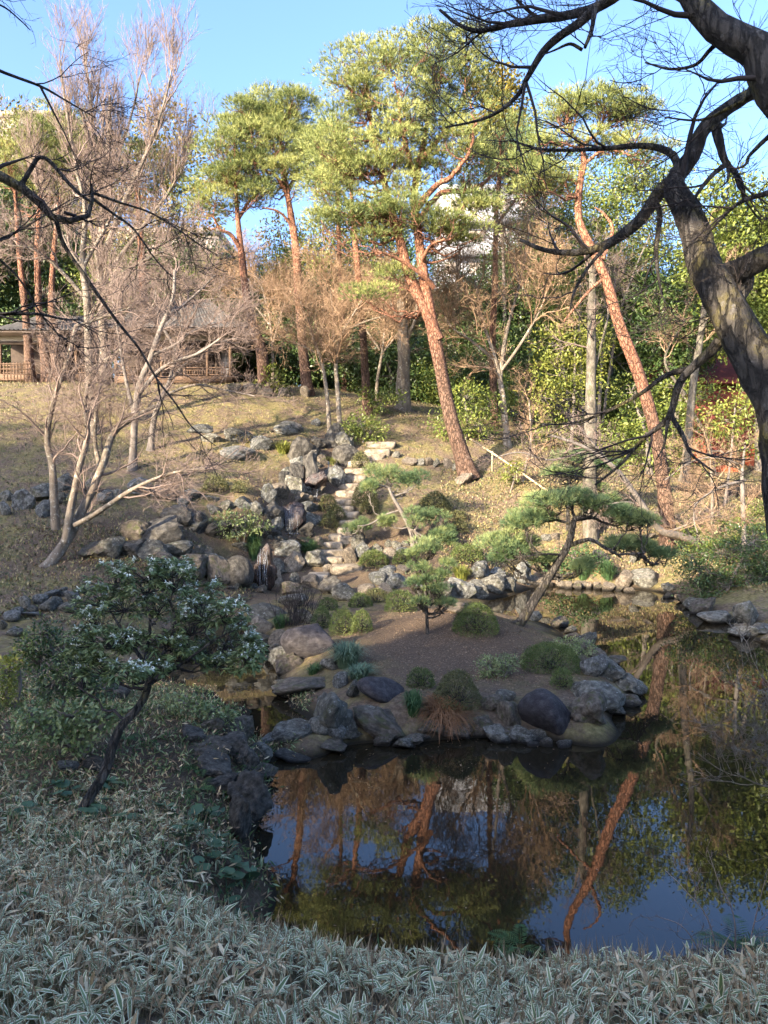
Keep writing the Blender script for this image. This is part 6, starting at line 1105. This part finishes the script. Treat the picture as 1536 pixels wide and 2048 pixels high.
pos = field(2600, (-6, 0), (5.4, 8), lambda x, y, z: (z > .4) & (x > -y * .62 - .3) & (rng.random(len(x)) < np.clip(1.15 - (y - 5.2) * .34 - np.clip(x + 1.9, 0, 2) * .5, .12, 1))); add_sasa(mb, pos, .95, False)
tag(mb.build('dwarf_bamboo', [M['sasa'], M['sasa_rim'], M['dry'], M['stem']]), 'white-edged dwarf bamboo carpeting the near bank', 'ground cover', kind='stuff')
mb = MB(); pos = field(22000, (-9, .2), (4.6, 13), lambda x, y, z: (z > .02) & (x > -y * .62 - .4) & ~((x > -1.2) & (y > 10)))
n = len(pos); leaves(mb, pos + np.array([0, 0, .03]), rng.normal(0, 1, (n, 3)) + np.array([0, 0, .5]), rng.uniform(.05, .12, n), .02, 0); k = rng.integers(0, n, n * 2)
leaves(mb, pos[k] + rng.normal(0, .1, (len(k), 3)) * np.array([1, 1, .2]) + np.array([0, 0, .03]), rng.normal(0, 1, (len(k), 3)) + np.array([0, 0, .4]), rng.uniform(.04, .1, len(k)), .018, rng.integers(1, 4, len(k)))
tag(mb.build('bank_undergrowth', [M['pieris'], M['dry'], M['litter'], M['fern']]), 'mixed leaves and dry stalks covering the left bank', 'ground cover', kind='stuff')
# butterbur: round leaves on stalks
def butterbur(px, py, label, n=6, r=.06):
    P = ground(px, py); root = thing('butterbur_plant', label, 'plant', P, 'round-leaved plants on the left bank')
    for i in range(n):
        a = rng.uniform(0, 6.28); rr = rng.uniform(.03, .2); q = np.array([P[0] + math.cos(a) * rr, P[1] + math.sin(a) * rr, 0]); q[2] = float(hgt(q[0], q[1])[0]) + rng.uniform(.06, .14); R = r * rng.uniform(.7, 1.25); th = np.linspace(.35, 2 * np.pi - .35, 13)
        tl = rng.normal(0, .25, 2) + np.array([0, -.2]); rad = R * (1 + .04 * np.sin(th * 5)); xy = np.stack([np.cos(th + a) * rad, np.sin(th + a) * rad], 1); z = xy @ tl + np.hypot(xy[:, 0], xy[:, 1]) * .25 + rng.normal(0, .003, 13)
        V = np.vstack([[0, 0, 0], np.c_[xy, z]]) + q; mb = MB(); mb.add(V, [(0, k, k + 1) for k in range(1, 13)], 0, rng.random()); tubes(mb, np.array([P + (0, 0, -.02), (P + q) / 2, q]), np.full(3, .004), 4, 0, .3); mb.build('leaf', M['butterbur'], root)
M['butterbur'] = mat('butterbur', [(.05, .1, .05), (.1, .165, .085)], attr=.6, trans=.15, rough=.5)
for i, (x, y, lab) in enumerate([(60, 1640, 'round-leaved plant at the left edge left of the shrub trunk'), (125, 1600, 'round-leaved plant just left of the shrub trunk base'), (190, 1640, 'round-leaved plant in front of the shrub trunk base'), (205, 1590, 'round-leaved plant right of the shrub trunk base'), (240, 1660, 'round-leaved plant below the lower fern'), (325, 1640, 'round-leaved plant left of the bank edge, uppermost'), (370, 1670, 'round-leaved plant near the bank edge, left of the water'), (410, 1640, 'round-leaved plant at the foot of the largest cliff rock'), (385, 1720, 'round-leaved plant in the middle of the near left bank'), (430, 1690, 'round-leaved plant near the tall dark rock in the water'), (440, 1740, 'round-leaved plant on the bank below the tall dark rock'), (490, 1780, 'round-leaved plant nearest the water, lowest of the row'), (455, 1800, 'round-leaved plant above the white-edged bamboo')]): butterbur(x, y, lab, int(rng.integers(4, 8)), .07)
# ferns with feathered fronds
def fern(px, py, label, n=7, L=.34, m='fern'):
    P = ground(px, py); root = thing('fern', label, 'fern', P, 'ferns on the near banks')
    for i in range(n):
        a = rng.uniform(0, 6.28); l = L * rng.uniform(.7, 1.15); t = np.linspace(0, 1, 18); ax = np.stack([np.cos(a) * l * t, np.sin(a) * l * t, l * (.75 * t - .62 * t ** 2)], 1) + P; mb = MB(); tubes(mb, ax, np.linspace(.003, .001, 18), 3, 0, .5)
        s = np.array([-math.sin(a), math.cos(a), 0]); fw_ = nrm(np.gradient(ax, axis=0))
        for sg in (-1, 1): leaves(mb, ax[2:], s * sg + fw_[2:] * .45, l * .3 * np.sin(np.pi * (t[2:] * .85 + .12)), .0095, 0, rng.uniform(.4, .8), nrml=np.array([0, 0, 1.0]) * np.ones((16, 1)), fold=.05)
        mb.build('frond', M[m], root)
for x, y, lab, L in [(400, 1545, 'fern hanging on the left bank cliff, upper of two', .3), (395, 1580, 'fern hanging on the left bank cliff, lower of two', .3), (185, 1690, 'broad fern low on the left bank', .36), (520, 1540, 'small fern at the water by the stone dam', .22), (1040, 1900, 'fern at the near water edge in the middle', .26), (1480, 1900, 'blue-green fern in the lower right corner, upper', .4), (1530, 1930, 'blue-green fern in the lower right corner, lower', .34), (250, 1480, 'bright fern beside the shrub trunk', .22), (1000, 1925, 'yellow-green fern at the near water edge', .2)]: fern(x, y, lab, L=L)
# ------------------------------------------------------------------ ground cover and leaf litter
mb = MB(); n = 110000; px = rng.uniform(-60, 1600, n); yy = rng.uniform(19, 44, n) ; xx = (px - 768) / F * yy; z = hgt(xx, yy)
k = z > .5; xx, yy, z = xx[k], yy[k], z[k]; patch = np.sin(xx * 1.3 + np.sin(yy * .9) * 2) + np.sin(yy * 1.1 + xx * .5); k = patch + rng.normal(0, .8, len(xx)) > -.6; p = np.c_[xx[k], yy[k], z[k]]; p = p[:46000]
n = len(p); mt = rng.choice(3, n, p=[.42, .3, .28]); L = rng.uniform(.06, .15, n); leaves(mb, p, rng.normal(0, .75, (n, 3)) + np.array([0, 0, .8]), L, np.where(mt == 1, .04, .02), mt)
tag(mb.build('slope_grass', [M['grass'], M['cover'], M['litter']]), 'dry olive grass and low cover on the hillside', 'grass', kind='stuff')
mb = MB(); n = 16000; px = rng.uniform(880, 1500, n); yy = rng.uniform(23, 31, n); xx = (px - 768) / F * yy; z = hgt(xx, yy); k = (z > .4); p = np.c_[xx[k], yy[k], z[k]]; n = len(p); mt = rng.integers(0, 3, n); leaves(mb, p, rng.normal(0, .8, (n, 3)) + np.array([0, 0, .8]), rng.uniform(.06, .13, n), .045, mt)
n = 9000; xx = rng.uniform(-12.5, -3.5, n); yy = rng.uniform(15.5, 21.5, n); z = hgt(xx, yy); k = (z > .3); p2 = np.c_[xx[k], yy[k], z[k]]; n = len(p2); mt = rng.integers(0, 3, n); leaves(mb, p2, rng.normal(0, .8, (n, 3)) + np.array([0, 0, .8]), rng.uniform(.06, .13, n), .04, mt)
tag(mb.build('slope_cover', [M['cover'], M['grass'], M['litter']]), 'low leafy ground cover on the banks left and right', 'ground cover', kind='stuff')
mb = MB(); n = 15000; xx = rng.uniform(-2.2, 4.2, n); yy = rng.uniform(11, 19.5, n); z = hgt(xx, yy); k = (z > .2) & (rng.random(n) < island(xx, yy) + .25); p = np.c_[xx[k], yy[k], z[k] + .006]; n = len(p)
leaves(mb, p, rng.normal(0, 1, (n, 3)) * np.array([1, 1, .15]), rng.uniform(.02, .055, n), .02, 0, nrml=np.array([0, 0, 1.0]) * np.ones((n, 1)))
n = 700; q = np.c_[rng.uniform(-1.5, 5, n), rng.uniform(6.2, 16, n), np.full(n, .004)]; q = q[hgt(q[:, 0], q[:, 1]) < -.05]; n = len(q); leaves(mb, q, rng.normal(0, 1, (n, 3)) * np.array([1, 1, 0]), rng.uniform(.015, .035, n), .015, 0, fold=0, nrml=np.array([0, 0, 3.0]) * np.ones((n, 1)))
tag(mb.build('leaf_litter', M['litter']), 'small fallen leaves on the island soil and the water', 'fallen leaves', kind='stuff')
